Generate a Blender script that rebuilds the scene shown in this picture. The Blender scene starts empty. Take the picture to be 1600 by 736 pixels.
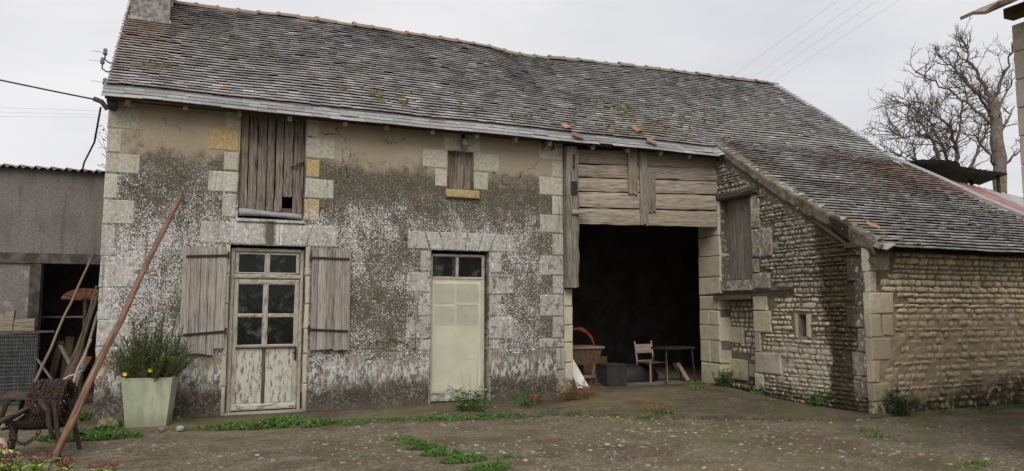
import bpy, math, random
from mathutils import Vector, Matrix, noise as mnoise
PI = math.pi
scene = bpy.context.scene
C = scene.collection

# ------------------------------------------------------------------ camera, sky, sun, exposure
CAM = Vector((0.0, -11.9, 1.6))
cam_d = bpy.data.cameras.new('camera'); cam = bpy.data.objects.new('camera', cam_d); C.objects.link(cam)
cam_d.sensor_width = 36.0; cam_d.lens = 36.0 * 1165 / 1600; cam_d.clip_end = 3000
cam.location = CAM
cam.rotation_euler = (math.radians(90 + 5.54), 0, math.radians(66.85 - 90))
scene.camera = cam

SUN_EL, SUN_AZ = math.radians(44), math.radians(-24)     # soft light from behind the photographer's left shoulder
world = bpy.data.worlds.new('World'); scene.world = world; world.use_nodes = True
wn = world.node_tree; wn.nodes.clear()
def wnode(t, **k):
    n = wn.nodes.new(t)
    for a, b in k.items(): setattr(n, a, b)
    return n
sky = wnode('ShaderNodeTexSky', sky_type='NISHITA', sun_disc=False)
sky.sun_elevation = SUN_EL; sky.sun_rotation = math.radians(180) + SUN_AZ
sky.air_density = 1.0; sky.dust_density = 6.0
tcw = wnode('ShaderNodeTexCoord')
mapw = wnode('ShaderNodeMapping'); mapw.inputs['Scale'].default_value = (1.0, 1.0, 2.6)
wn.links.new(tcw.outputs['Generated'], mapw.inputs['Vector'])
nzw = wnode('ShaderNodeTexNoise'); nzw.inputs['Scale'].default_value = 2.1; nzw.inputs['Detail'].default_value = 4
nzw.inputs['Roughness'].default_value = 0.5
wn.links.new(mapw.outputs['Vector'], nzw.inputs['Vector'])
rpw = wnode('ShaderNodeValToRGB')
rpw.color_ramp.elements[0].position = 0.30; rpw.color_ramp.elements[0].color = (4.35, 4.36, 4.6, 1)
rpw.color_ramp.elements[1].position = 0.66; rpw.color_ramp.elements[1].color = (5.6, 5.55, 5.55, 1)
wn.links.new(nzw.outputs['Fac'], rpw.inputs['Fac'])
mxw = wnode('ShaderNodeMix', data_type='RGBA'); mxw.inputs['Factor'].default_value = 0.95   # thick cloud over the sky
wn.links.new(sky.outputs['Color'], mxw.inputs[6]); wn.links.new(rpw.outputs['Color'], mxw.inputs[7])
bgw = wnode('ShaderNodeBackground'); bgw.inputs['Strength'].default_value = 0.1
outw = wnode('ShaderNodeOutputWorld')
wn.links.new(mxw.outputs[2], bgw.inputs['Color']); wn.links.new(bgw.outputs[0], outw.inputs['Surface'])

sun_d = bpy.data.lights.new('sun', 'SUN'); sun = bpy.data.objects.new('sun', sun_d); C.objects.link(sun)
sun_d.energy = 1.5; sun_d.angle = math.radians(40); sun_d.color = (1.0, 0.94, 0.86)
sun.rotation_euler = (math.radians(90) - SUN_EL, 0, SUN_AZ)
scene.view_settings.view_transform = 'Standard'; scene.view_settings.look = 'None'
scene.view_settings.exposure = 0.72; scene.view_settings.gamma = 1.0; scene.view_settings.use_curve_mapping = False
scene.cycles.max_bounces = 6

# ------------------------------------------------------------------ material helpers
class NG:
    def __init__(s, name):
        s.m = bpy.data.materials.new(name); s.m.use_nodes = True
        s.nt = s.m.node_tree; s.nt.nodes.clear()
        s.out = s.nt.nodes.new('ShaderNodeOutputMaterial')
        s._pos = s._obj = s._rnd = s._nor = None
    def node(s, t, **k):
        n = s.nt.nodes.new(t)
        for a, b in k.items(): setattr(n, a, b)
        return n
    def put(s, sock, v):
        if isinstance(v, bpy.types.NodeSocket): s.nt.links.new(v, sock)
        elif isinstance(v, (tuple, list)) and len(v) == 3 and sock.type == 'RGBA': sock.default_value = (*v, 1)
        else: sock.default_value = v
    def pos(s):
        if not s._pos: s._geo = s.node('ShaderNodeNewGeometry'); s._pos = s._geo.outputs['Position']
        return s._pos
    def island(s): s.pos(); return s._geo.outputs['Random Per Island']
    def objco(s):
        if not s._obj: s._obj = s.node('ShaderNodeTexCoord').outputs['Object']
        return s._obj
    def rnd(s):                      # one random number for each piece, whether an island or an object
        if not s._rnd:
            o = s.node('ShaderNodeObjectInfo').outputs['Random']
            s._rnd = s.math('FRACT', s.math('ADD', s.island(), o))
        return s._rnd
    def xyz(s, v=None):
        n = s.node('ShaderNodeSeparateXYZ'); s.put(n.inputs[0], v or s.pos()); return n.outputs
    def vscale(s, v, sc, off=None):
        n = s.node('ShaderNodeMapping'); s.put(n.inputs['Vector'], v); n.inputs['Scale'].default_value = sc
        if off is not None: s.put(n.inputs['Location'], off)
        return n.outputs[0]
    def comb(s, x, y, z):
        n = s.node('ShaderNodeCombineXYZ')
        for i, v in enumerate((x, y, z)): s.put(n.inputs[i], v)
        return n.outputs[0]
    def noise(s, v, sc, d=4, r=.55, dist=0):
        n = s.node('ShaderNodeTexNoise'); s.put(n.inputs['Vector'], v); n.inputs['Scale'].default_value = sc
        n.inputs['Detail'].default_value = d; n.inputs['Roughness'].default_value = r; n.inputs['Distortion'].default_value = dist
        return n.outputs['Fac']
    def voro(s, v, sc, feat='F1', out='Distance'):
        n = s.node('ShaderNodeTexVoronoi', feature=feat); s.put(n.inputs['Vector'], v); n.inputs['Scale'].default_value = sc
        return n.outputs[out]
    def math(s, op, a, b=0.0, c=0.0):
        n = s.node('ShaderNodeMath', operation=op)
        for i, v in enumerate((a, b, c)): s.put(n.inputs[i], v)
        return n.outputs[0]
    def add(s, a, b): return s.math('ADD', a, b)
    def sub(s, a, b): return s.math('SUBTRACT', a, b)
    def mul(s, a, b): return s.math('MULTIPLY', a, b)
    def mr(s, x, a, b, c=0.0, d=1.0):
        n = s.node('ShaderNodeMapRange', interpolation_type='SMOOTHSTEP')
        for i, v in enumerate((x, a, b, c, d)): s.put(n.inputs[i], v)
        return n.outputs[0]
    def mix(s, f, a, b, blend='MIX'):
        n = s.node('ShaderNodeMix', data_type='RGBA', blend_type=blend)
        s.put(n.inputs[0], f); s.put(n.inputs[6], a); s.put(n.inputs[7], b); return n.outputs[2]
    def ramp(s, f, stops, const=False):
        n = s.node('ShaderNodeValToRGB'); s.put(n.inputs[0], f); e = n.color_ramp.elements
        if const: n.color_ramp.interpolation = 'CONSTANT'
        while len(e) < len(stops): e.new(0.5)
        for i, (p, c) in enumerate(stops): e[i].position = p; e[i].color = (*c, 1) if len(c) == 3 else c
        return n.outputs[0]
    def hsv(s, c, v=1.0, sat=1.0):
        n = s.node('ShaderNodeHueSaturation'); s.put(n.inputs['Color'], c); s.put(n.inputs['Value'], v); s.put(n.inputs['Saturation'], sat)
        return n.outputs[0]
    def done(s, col, rough=.9, bump=None, bs=.5, bd=.02, metal=0.0, spec=.3, **k):
        p = s.node('ShaderNodeBsdfPrincipled'); s.put(p.inputs['Base Color'], col); s.put(p.inputs['Roughness'], rough)
        p.inputs['Metallic'].default_value = metal; p.inputs['Specular IOR Level'].default_value = spec
        if bump is not None:
            b = s.node('ShaderNodeBump'); b.inputs['Strength'].default_value = bs; b.inputs['Distance'].default_value = bd
            s.put(b.inputs['Height'], bump); s.nt.links.new(b.outputs[0], p.inputs['Normal'])
        for a, v in k.items(): s.put(p.inputs[a], v)
        s.nt.links.new(p.outputs[0], s.out.inputs['Surface'])
        return s.m
M = {}

# --- lichen-covered roughcast of the house front, shared by its dressed stones
def weathered(name, base, kind):
    g = NG(name); P = g.pos(); x, y, z = g.xyz()
    big = g.noise(P, 0.9, 3); mid = g.noise(P, 4.5, 4); fine = g.noise(P, 26, 5, .65); grit = g.noise(P, 90, 2, .6)
    zz = g.add(z, g.add(g.mul(g.sub(mid, .5), .9), g.add(g.mul(g.sub(fine, .5), .35), g.mul(g.sub(big, .5), .6))))
    if kind == 'stone':
        col = g.mix(g.rnd(), base, tuple(c * .82 for c in base))
        col = g.mix(g.mr(fine, .40, .66), col, g.hsv(col, .66))
        col = g.mix(g.mul(g.mr(zz, 3.6, 2.4), .55), col, g.mix(g.mr(fine, .35, .65), (.20, .195, .175), (.40, .395, .37)))
    else:
        col = g.mix(g.mr(grit, .38, .62), tuple(c * .66 for c in base), tuple(c * 1.2 for c in base))
        col = g.mix(g.mr(big, .4, .65), col, g.hsv(col, .85))
    # grey-black algae below the dry strip under the eaves
    low = g.mr(zz, 4.08, 3.72)
    algae = g.mix(g.mr(grit, .35, .65), (.032, .028, .022), (.125, .11, .085))
    spk = g.mr(g.noise(P, 30, 4, .7), .38, .6)
    cover = g.mul(low, g.mr(g.add(g.mul(spk, .6), mid), .5, .85, .6, 1.0))
    if kind == 'stone':
        keep = g.mr(g.add(g.mul(mid, .6), g.mul(g.noise(P, 14, 4, .6), .6)), .58, .74)
        cover = g.mul(g.mul(g.mr(zz, 3.6, 2.3), keep), .8)
        cover = g.add(cover, g.mul(g.mr(zz, .9, .2), .3))
    col = g.mix(cover, col, algae)
    # pale crusts of lichen
    zone = g.mul(g.mr(zz, 3.7, 2.7), g.mr(zz, .55, .95))
    leftw = g.mr(x, 3.2, -.3, 0.008, .045)
    thr = g.sub(g.sub(.605, g.mul(zone, .07)), g.add(leftw, g.mul(g.sub(big, .5), .30)))
    ln = g.add(g.mul(g.noise(g.vscale(P, (1, 1, .72)), 46, 3, .6), .60), g.add(g.mul(g.noise(P, 15, 3, .6), .2), g.mul(g.noise(g.vscale(P, (1, 1, .6)), 4, 3), .20)))
    lich = g.mul(g.mr(g.sub(ln, thr), -.03, .04), g.mr(z, 4.0, 3.3))
    lcol = g.mix(g.mr(g.noise(P, 20, 4, .7), .35, .65), (.30, .30, .288), (.62, .62, .61))
    col = g.mix(g.mul(lich, .92 if kind != 'stone' else .75), col, lcol)
    # plinth: plain damp render, salt bloom, then black splash above the ground
    if kind != 'stone':
        zp = g.add(z, g.mul(g.sub(mid, .5), .35))
        plain = g.mix(g.mr(grit, .3, .7), (.16, .14, .105), (.25, .22, .17))
        pl = g.mul(g.mr(z, .905, .885), g.mr(g.noise(P, 3.0, 4), .44, .60))
        col = g.mix(pl, col, plain)
        st = g.noise(g.vscale(P, (1, 1, .45)), 19, 4, .7)
        bloom = g.mul(g.mul(g.mr(zp, .30, .52), g.mr(zp, .86, .62)), g.mr(st, .43, .58))
        col = g.mix(g.mul(bloom, .85), col, (.50, .50, .485))
        dk = g.mul(g.mr(zp, .62, .25), g.mr(g.noise(P, 28, 4, .7), .36, .56))
        col = g.mix(g.mul(dk, .9), col, (.045, .042, .036))
        col = g.mix(g.mul(g.mr(z, .22, .02), .45), col, (.10, .09, .06))
    if kind != 'stone':
        dv = g.node('ShaderNodeVectorMath', operation='ADD'); g.put(dv.inputs[0], P); g.put(dv.inputs[1], g.comb(g.mul(g.noise(P, 5, 3), .35), 0.0, g.mul(g.noise(g.vscale(P, (1, 1, 1.3)), 5.5, 3), .35)))
        ck = g.mul(g.mr(g.voro(dv.outputs[0], .75, 'DISTANCE_TO_EDGE'), .007, .002), g.mr(g.noise(P, .7, 2), .44, .52)); col = g.mix(g.mul(ck, .8), col, (.03, .027, .022))
        fall = g.mr(g.add(g.noise(P, 1.7, 6, .68), g.mul(g.sub(fine, .5), .12)), .645, .66); col = g.mix(g.mul(fall, .8), col, g.mix(g.mr(fine, .35, .65), (.13, .105, .07), (.27, .225, .155)))
    else:
        rx = g.add(x, g.mul(g.sub(mid, .5), .05)); inz = g.mul(g.mr(z, 2.5, 2.56), g.mr(z, 2.95, 2.9))
        col = g.mix(g.mul(g.mul(g.mr(g.math('ABSOLUTE', g.sub(rx, 1.06)), .10, .04), inz), .8), col, (.04, .036, .03)); col = g.mix(g.mul(g.mul(g.mr(g.math('ABSOLUTE', g.sub(rx, 1.2)), .05, .02), inz), .8), col, (.62, .61, .58))
    # rain streaks
    sx = g.noise(g.vscale(P, (4.5, 4.5, .25)), 3, 4, .65)
    col = g.mix(g.mul(g.mr(sx, .54, .72), g.add(.12, g.mul(low, .45))), col, (.055, .05, .042))
    h = g.add(g.mul(g.noise(P, 60, 3, .6), .6), g.mul(mid, .8)) if kind != 'stone' else g.add(g.mul(fine, .5), g.mul(grit, .15))
    return g.done(col, .95, h, .55 if kind != 'stone' else .3, .012, spec=.15)
M['render'] = weathered('lichen_roughcast', (.365, .315, .232), 'render')
M['ashlar'] = weathered('dressed_limestone', (.47, .445, .365), 'stone')
M['ochre'] = weathered('ochre_limestone', (.44, .34, .16), 'stone')

def m_rubble(name, a, b, side):
    g = NG(name); P = g.pos(); x, y, z = g.xyz()
    fine = g.noise(P, 30, 5, .65); mid = g.noise(P, 5, 4); big = g.noise(P, 1.3, 3)
    col = g.mix(g.rnd(), a, b); col = g.hsv(col, g.mr(g.math('FRACT', g.mul(g.rnd(), 7.31)), 0.0, 1.0, .78, 1.12), g.mr(g.math('FRACT', g.mul(g.rnd(), 3.7)), 0.0, 1.0, .8, 1.15))
    col = g.mix(g.mr(fine, .42, .68), col, g.hsv(col, .66)); col = g.mix(g.mul(g.mr(g.noise(P, 8, 4, .65), .48, .66), .45), col, g.hsv(col, .65))
    if side:
        # grey lichen on the upper stones, brown-black moss streak beside the corner
        up = g.mul(g.mr(g.add(z, mid), 2.0, 2.7), g.mr(g.noise(P, 16, 5, .7), .36, .52))
        col = g.mix(g.mul(up, .75), col, (.085, .08, .07))
        pal = g.mul(g.mr(z, 1.6, 2.4), g.mr(g.noise(P, 11, 4, .7), .54, .64)); col = g.mix(g.mul(pal, .7), col, (.46, .45, .41))
        pl = g.mul(g.mul(g.mr(z, 1.35, .8), g.mr(z, .1, .4)), g.mul(g.mr(y, -1.1, -1.5), g.mr(g.noise(P, 6, 5, .65), .40, .54))); col = g.mix(g.mul(pl, .8), col, g.mix(fine, (.34, .30, .235), (.56, .52, .44)))
        yc = g.add(y, g.mul(g.sub(mid, .5), .5)); wid = g.mr(z, .4, 2.6, .28, .60)
        dist = g.math('ABSOLUTE', g.sub(yc, g.mr(z, .5, 2.4, -3.0, -3.0)))
        st = g.mul(g.mr(dist, wid, g.mul(wid, .6)), g.mr(fine, .26, .44, .35, 1))
        col = g.mix(g.mul(st, .95), col, g.mix(mid, (.028, .022, .014), (.085, .062, .035)))
        far = g.mul(g.mr(yc, -3.15, -3.4), .75); col = g.mix(far, col, (.075, .068, .055)); fl = g.mul(g.mr(y, -3.2, -3.4), g.mr(g.noise(P, 13, 4, .7), .54, .62)); col = g.mix(g.mul(fl, .8), col, (.50, .49, .45))
    else:
        pl = g.mul(g.mr(g.add(z, g.mul(g.sub(mid, .5), .8)), 1.75, 1.45), .55); col = g.mix(pl, col, g.mix(fine, (.34, .275, .185), (.52, .435, .31)))
        lowm = g.mr(g.add(z, g.mul(g.sub(mid, .5), .9)), 1.75, 1.15); col = g.mix(g.mul(lowm, .22), col, (.22, .18, .12))
    foot = g.mr(g.add(z, g.add(g.mul(g.sub(mid, .5), .7), g.mr(x, 10, 13, 0, -.22) if not side else 0.0)), .42, .02)
    foot = g.mul(foot, g.mr(g.noise(P, 9, 4), .32, .5))
    col = g.mix(g.mul(foot, .92), col, g.mix(mid, (.022, .024, .012), (.055, .045, .026)))
    return g.done(col, .95, g.add(g.mul(fine, .6), g.mul(mid, .6)), .5, .02, spec=.12)
M['rub_front'] = m_rubble('buff_rubble', (.76, .655, .485), (.60, .505, .36), False)
M['mort_front'] = m_rubble('buff_mortar', (.27, .21, .14), (.22, .17, .11), False)
M['rub_side'] = m_rubble('mossy_rubble', (.60, .535, .405), (.44, .38, .275), True)
M['mort_side'] = m_rubble('mossy_mortar', (.19, .16, .115), (.15, .128, .092), True)
M['quoin_front'] = m_rubble('corner_limestone', (.58, .53, .41), (.50, .455, .345), False)
M['quoin_side'] = m_rubble('pier_limestone', (.53, .48, .36), (.43, .385, .285), True)

def m_cream(name, a, b):
    g = NG(name); P = g.pos(); n = g.noise(P, 5, 5, .65); f = g.noise(P, 34, 4, .65); col = g.mix(g.rnd(), a, b); col = g.mix(g.mul(g.mr(n, .48, .68), .6), col, g.hsv(col, .62, .9)); col = g.mix(g.mul(g.mr(f, .5, .7), .35), col, g.hsv(col, .55))
    x, y, z = g.xyz(); col = g.mix(g.mul(g.mr(g.add(z, n), 1.0, .5), .55), col, (.10, .09, .065))
    return g.done(col, .93, g.add(f, n), .35, .012, spec=.15)
M['jamb'] = m_cream('cream_jamb_stone', (.50, .455, .34), (.42, .38, .285))
def m_simple(name, a, b, sc=8, rough=.9, bs=.3, bd=.01, stretch=None, metal=0.0, spec=.3, lo=.35, hi=.65, rn=.2):
    g = NG(name); v = g.objco() if stretch else g.pos()
    if stretch: v = g.vscale(v, stretch)
    n = g.noise(v, sc, 5, .62); col = g.mix(g.mr(n, lo, hi), a, b)
    col = g.hsv(col, g.mr(g.rnd(), 0, 1, 1 - rn, 1 + rn))
    return g.done(col, rough, n, bs, bd, metal=metal, spec=spec)
def m_wood(name, a, b, c, peel=None, rn=.18, dark=.5):       # grain runs along local x
    g = NG(name); o = g.objco(); r = g.node('ShaderNodeObjectInfo').outputs['Random']
    off = g.comb(g.mul(r, 37.0), g.mul(r, 11.0), g.mul(r, 5.0))
    v = g.vscale(o, (1.4, 22, 22), off); v2 = g.vscale(o, (.5, 55, 55), off)
    n = g.noise(v, 2.2, 5, .6, .6); f = g.noise(v2, 2.0, 3, .6); blot = g.noise(o, 7, 4, .6)
    col = g.ramp(n, [(.28, c), (.45, a), (.7, b)])
    col = g.mix(g.mul(g.mr(f, .52, .72), dark), col, c)
    col = g.mix(g.mul(g.mr(blot, .5, .75), .35), col, g.hsv(col, .6))
    col = g.hsv(col, g.mr(r, 0, 1, 1 - rn, 1 + rn))
    if peel:
        pk = g.noise(g.vscale(o, (2.4, 9, 9), off), 2.6, 6, .72)
        col = g.mix(g.mr(pk, .40, .50), col, peel)
        col = g.mix(g.mul(g.mr(blot, .5, .8), .4), col, (.22, .19, .14))
    return g.done(col, .92, g.add(n, g.mul(f, .6)), .6, .008, spec=.15)
M['wood_grey'] = m_wood('weathered_grey_wood', (.245, .222, .195), (.36, .335, .30), (.085, .072, .058))
M['wood_barn'] = m_wood('weathered_oak', (.24, .205, .16), (.37, .325, .26), (.06, .046, .033))
M['wood_loft'] = m_wood('rotten_brown_wood', (.165, .135, .11), (.32, .285, .25), (.03, .022, .016))
M['wood_post'] = m_wood('old_grey_oak', (.16, .145, .12), (.27, .25, .215), (.035, .03, .024))
M['wood_dark'] = m_wood('dark_shed_wood', (.09, .07, .05), (.15, .12, .09), (.03, .024, .018))
M['wood_pale'] = m_wood('pale_plank', (.34, .25, .15), (.46, .36, .23), (.18, .12, .07))
M['wood_tan'] = m_wood('sun_bleached_pole', (.24, .19, .145), (.33, .27, .21), (.09, .065, .045))
M['pole'] = m_wood('reddish_pole', (.15, .088, .056), (.25, .165, .115), (.05, .03, .02))
M['paint'] = m_wood('peeling_cream_paint', (.17, .14, .105), (.25, .21, .16), (.06, .048, .036), peel=(.46, .45, .40))
M['frame_paint'] = m_wood('worn_cream_frame', (.20, .17, .12), (.28, .24, .175), (.08, .068, .055), peel=(.36, .34, .285))
M['iron'] = m_simple('dark_rusty_iron', (.016, .013, .012), (.05, .030, .021), 25, .8, metal=.0)
M['rust'] = m_simple('brown_rust', (.028, .021, .017), (.075, .046, .031), 22, .9)
M['rust_red'] = m_simple('red_rust_sheet', (.085, .036, .02), (.15, .062, .032), 9, .9)
M['zinc'] = m_simple('grey_zinc', (.15, .16, .172), (.22, .228, .24), 6, .55, metal=.25)
M['black'] = m_simple('black_plastic', (.012, .012, .012), (.02, .02, .02), 6, .6)
M['charcoal'] = m_simple('charcoal_box', (.02, .022, .02), (.035, .036, .033), 6, .8)
M['cable'] = m_simple('black_cable', (.035, .035, .037), (.06, .06, .062), 9, .7)
M['wire'] = m_simple('grey_wire', (.45, .45, .46), (.5, .5, .51), 9, .6)
M['meshwire'] = m_simple('dull_galvanised_wire', (.075, .085, .085), (.15, .16, .16), 9, .7)
M['glassy'] = m_simple('porcelain', (.07, .072, .075), (.14, .142, .145), 15, .4)
M['white'] = m_simple('white_board', (.62, .63, .64), (.7, .7, .71), 4, .6)
M['orange'] = m_simple('faded_orange_fabric', (.16, .035, .02), (.26, .065, .035), 9, .9)
M['wicker'] = m_simple('tan_wicker', (.10, .062, .034), (.20, .125, .072), 30, .9)
M['redpot'] = m_simple('red_pot', (.36, .06, .035), (.46, .10, .06), 9, .7)
M['barnwall'] = m_simple('shade_toned_masonry', (.08, .072, .06), (.15, .135, .112), 3, .95)  # wall colour kept dark to put the interior shade into it
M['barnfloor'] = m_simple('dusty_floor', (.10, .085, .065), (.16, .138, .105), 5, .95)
M['chimney'] = m_simple('grey_cement', (.13, .125, .115), (.33, .32, .295), 12, .95, .6, .02)
M['fillet'] = m_simple('brown_cement_fillet', (.075, .065, .05), (.18, .155, .12), 6, .95, .6, .02)
M['shedwall'] = m_simple('grey_cement_wall', (.15, .138, .128), (.195, .18, .167), 14, .95, .5, .01)
def m_shed():
    g = NG('stained_cement_wall'); P = g.pos(); x, y, z = g.xyz(); f = g.noise(P, 30, 4, .7); m = g.noise(P, 2.2, 5, .6); st = g.noise(g.vscale(P, (3.5, 3.5, .3)), 2, 4, .65)
    col = g.mix(g.mr(f, .35, .65), (.135, .122, .112), (.215, .20, .187)); col = g.mix(g.mul(g.mr(m, .45, .65), .5), col, (.11, .10, .09))
    col = g.mix(g.mul(g.mr(st, .5, .7), .6), col, (.075, .068, .06)); col = g.mix(g.mul(g.mr(z, 3.3, 3.95), .35), col, (.09, .083, .075))
    col = g.mix(g.mul(g.mr(g.noise(P, 3.1, 4), .56, .62), g.mr(z, 2.4, 2.2, 0, .6)), col, (.30, .285, .26))
    return g.done(col, .95, g.add(f, m), .5, .015, spec=.15)
M['shedwall'] = m_shed()
M['shedbeam'] = m_simple('stained_concrete_beam', (.04, .036, .03), (.11, .10, .085), 6, .95)
M['fibre'] = m_simple('fibre_cement', (.14, .135, .125), (.24, .23, .215), 5, .9)
M['redmetal'] = m_simple('faded_red_sheet', (.20, .095, .085), (.30, .16, .145), 3, .6)
M['greymetal'] = m_simple('galvanised_sheet', (.24, .255, .268), (.34, .35, .36), 3, .5)
M['darksheet'] = m_simple('dark_grey_sheet', (.028, .032, .032), (.055, .06, .06), 4, .7)
M['housestone'] = m_simple('pale_house_stone', (.46, .42, .32), (.54, .49, .39), 8, .9, rn=.1)
M['canal'] = m_simple('weathered_canal_tile', (.12, .095, .075), (.29, .22, .165), 9, .9)
M['bark'] = m_simple('grey_brown_bark', (.085, .07, .057), (.17, .142, .118), 5, .95, .6, .02)
M['twig'] = m_simple('twig_bark', (.075, .062, .052), (.13, .11, .095), 5, .95)
M['mossystone'] = m_simple('mossy_stone', (.07, .065, .03), (.20, .17, .11), 16, .95, .5, .02)
M['soil'] = m_simple('dark_soil', (.03, .024, .017), (.06, .048, .034), 20, 1)
M['pipe'] = m_simple('pale_grey_pipe', (.30, .30, .30), (.40, .40, .40), 8, .6)
M['blue'] = m_simple('blue_string', (.04, .18, .27), (.08, .28, .38), 20, .8)
M['yellow'] = m_simple('yellow_petals', (.62, .42, .01), (.75, .52, .02), 20, .8)
M['terracotta'] = None

def m_leaf(name, a, b, rn=.3):
    g = NG(name); col = g.mix(g.rnd(), a, b); col = g.mix(g.mr(g.noise(g.pos(), 3, 3), .4, .65), col, g.hsv(col, .75))
    return g.done(col, .75, spec=.25)
M['leaf_dark'] = m_leaf('dark_green_leaf', (.065, .092, .028), (.15, .19, .065))
M['leaf_weed'] = m_leaf('weed_green', (.06, .125, .026), (.135, .235, .06))
M['leaf_bush'] = m_leaf('bush_green', (.035, .065, .018), (.07, .11, .035))
M['leaf_sedum'] = m_leaf('yellow_green_leaf', (.24, .33, .07), (.42, .50, .16))
M['sedum_red'] = m_leaf('dull_red_flower', (.13, .04, .036), (.22, .085, .07))
M['straw'] = m_leaf('dry_orange_grass', (.15, .085, .04), (.27, .165, .08))
M['moss'] = m_leaf('roof_moss', (.055, .06, .018), (.13, .125, .035))

# --- roof tiles
def m_tile():
    g = NG('old_roof_tile'); P = g.pos(); x, y, z = g.xyz(); r = g.rnd()
    fine = g.noise(P, 38, 4, .7); mid = g.noise(P, 3.2, 4); big = g.noise(P, .8, 3)
    col = g.ramp(r, [(0, (.23, .227, .228)), (.2, (.275, .272, .273)), (.6, (.325, .322, .323)), (.92, (.385, .382, .382)), (.97, (.54, .535, .53)), (1, (.43, .41, .39))])
    col = g.mix(g.mul(g.mr(big, .46, .66), .45), col, (.21, .20, .182))
    col = g.mix(g.mr(mid, .42, .62), col, g.hsv(col, .75))
    # warm bare clay near the chimney and along the left edge, brown patch low on the right
    w1 = g.mul(g.mr(g.add(x, g.mul(mid, 1.2)), .9, -.5), g.mr(y, .1, 1.8, .25, 1)); w1 = g.mul(w1, g.mr(fine, .4, .6, .4, .95))
    col = g.mix(g.mul(w1, .7), col, g.mix(r, (.40, .22, .13), (.33, .26, .21)))
    w2 = g.mul(g.mr(y, .25, -.25), g.mr(g.add(y, g.mul(g.sub(mid, .5), 1.6)), -1.9, -1.3)); w2 = g.mul(w2, g.mr(g.add(x, g.mul(g.sub(big, .5), 5)), 11.2, 12.6))
    col = g.mix(g.mul(w2, .75), col, g.mix(r, (.12, .08, .055), (.27, .18, .13)))
    w3 = g.mul(g.mr(y, .9, .2), g.mul(g.mr(x, 6.5, 7.4), g.mr(x, 10.6, 9.6))); w3 = g.mul(w3, g.mr(big, .40, .52))
    col = g.mix(g.mul(w3, .55), col, g.mix(r, (.15, .13, .085), (.30, .25, .18)))
    # dark algae and pale lichen spots
    col = g.mix(g.mul(g.mr(fine, .54, .72), .5), col, (.07, .067, .064))
    col = g.mix(g.mul(g.mr(g.noise(P, 24, 3, .6), .62, .70), .7), col, (.50, .50, .48))
    a = g.math('GREATER_THAN', r, .9975); col = g.mix(a, col, (.36, .19, .14))
    return g.done(col, .88, g.add(fine, mid), .4, .008, spec=.25)
M['tile'] = m_tile()
def m_slate():
    g = NG('eave_slate'); P = g.pos(); r = g.rnd()
    col = g.ramp(r, [(0, (.17, .172, .176)), (.5, (.24, .242, .246)), (1, (.31, .312, .316))])
    n = g.noise(P, 14, 4, .65); col = g.mix(g.mul(g.mr(n, .5, .68), .55), col, (.12, .12, .115))
    col = g.mix(g.mul(g.mr(g.noise(P, 3, 3), .6, .7), .5), col, (.24, .20, .13))
    return g.done(col, .6, n, .25, .006, spec=.4)
M['slate'] = m_slate()
def m_terra():
    g = NG('ridge_terracotta'); P = g.pos(); r = g.rnd()
    n = g.noise(P, 12, 4, .65); x, y, z = g.xyz()
    col = g.mix(r, (.28, .135, .095), (.22, .15, .12))
    col = g.mix(g.mul(g.mr(x, 3.5, 7), .8), col, (.17, .15, .125))
    col = g.mix(g.mr(n, .40, .6), col, (.20, .19, .17))
    col = g.mix(g.mul(g.mr(g.noise(P, 7, 3), .55, .66), .6), col, (.16, .15, .06))
    return g.done(col, .9, n, .4, .01, spec=.2)
M['terracotta'] = m_terra()
M['redtile'] = m_simple('bare_red_tile', (.27, .11, .075), (.38, .19, .145), 12, .9)
M['pinktile'] = m_simple('pinkish_tile', (.17, .115, .095), (.29, .19, .15), 12, .9)

# --- yard
def m_ground(name, conc):
    g = NG(name); P = g.pos(); x, y, z = g.xyz()
    big = g.noise(P, .45, 4); mid = g.noise(P, 2.2, 5, .6); fine = g.noise(P, 26, 5, .75); grit = g.noise(P, 95, 2, .7)
    a, b = ((.27, .222, .155), (.165, .134, .092)) if not conc else ((.20, .162, .11), (.115, .092, .06))
    col = g.mix(g.mr(mid, .35, .65), a, b)
    col = g.mix(g.mr(g.noise(P, 11, 4, .7), .42, .6), col, g.hsv(col, .62)); col = g.mix(g.mr(fine, .42, .58), col, g.hsv(col, .45))
    col = g.mix(g.mul(g.mr(grit, .54, .66), g.mr(g.noise(P, 1.1, 3), .42, .6, .15, .75)), col, (.30, .265, .21))
    chip = g.voro(g.vscale(P, (1, 1.0, .1)), 30)
    cm = g.mul(g.mr(chip, .20, .10), g.mr(g.noise(P, 1.3, 4), .48, .66))
    col = g.mix(g.mul(cm, .75), col, g.mix(fine, (.24, .22, .18), (.42, .40, .35)))
    col = g.mix(g.mul(g.mr(big, .50, .62), .5), col, (.20, .165, .095))                      # yellowish crust
    col = g.mix(g.mul(g.mr(g.noise(P, .8, 4), .54, .64), .65), col, (.10, .06, .04))
    col = g.mix(g.mul(g.mr(g.noise(g.vscale(P, (1, 2.2, 1)), .9, 5, .65), .52, .66), .55), col, (.06, .05, .036))       # reddish brown patches
    green = g.mul(g.mr(g.noise(P, .9, 5, .65), .46, .62), g.mr(x, 3.5, 8.0, .35, 1)); col = g.mix(g.mul(green, .65), col, (.085, .085, .034))
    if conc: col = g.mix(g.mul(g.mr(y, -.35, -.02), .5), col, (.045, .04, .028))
    return g.done(col, g.mr(big, .4, .6, .95, .75), g.add(g.mul(fine, .9), mid), .9, .03, spec=.25)
M['ground'] = m_ground('yard_dirt', False)
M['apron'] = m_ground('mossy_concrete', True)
def m_chip():
    g = NG('stone_chips'); col = g.ramp(g.island(), [(0, (.08, .066, .045)), (.45, (.15, .125, .09)), (.8, (.21, .185, .145)), (.96, (.28, .255, .21)), (1, (.40, .385, .34))])
    return g.done(col, .9, spec=.2)
M['chip'] = m_chip()
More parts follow.
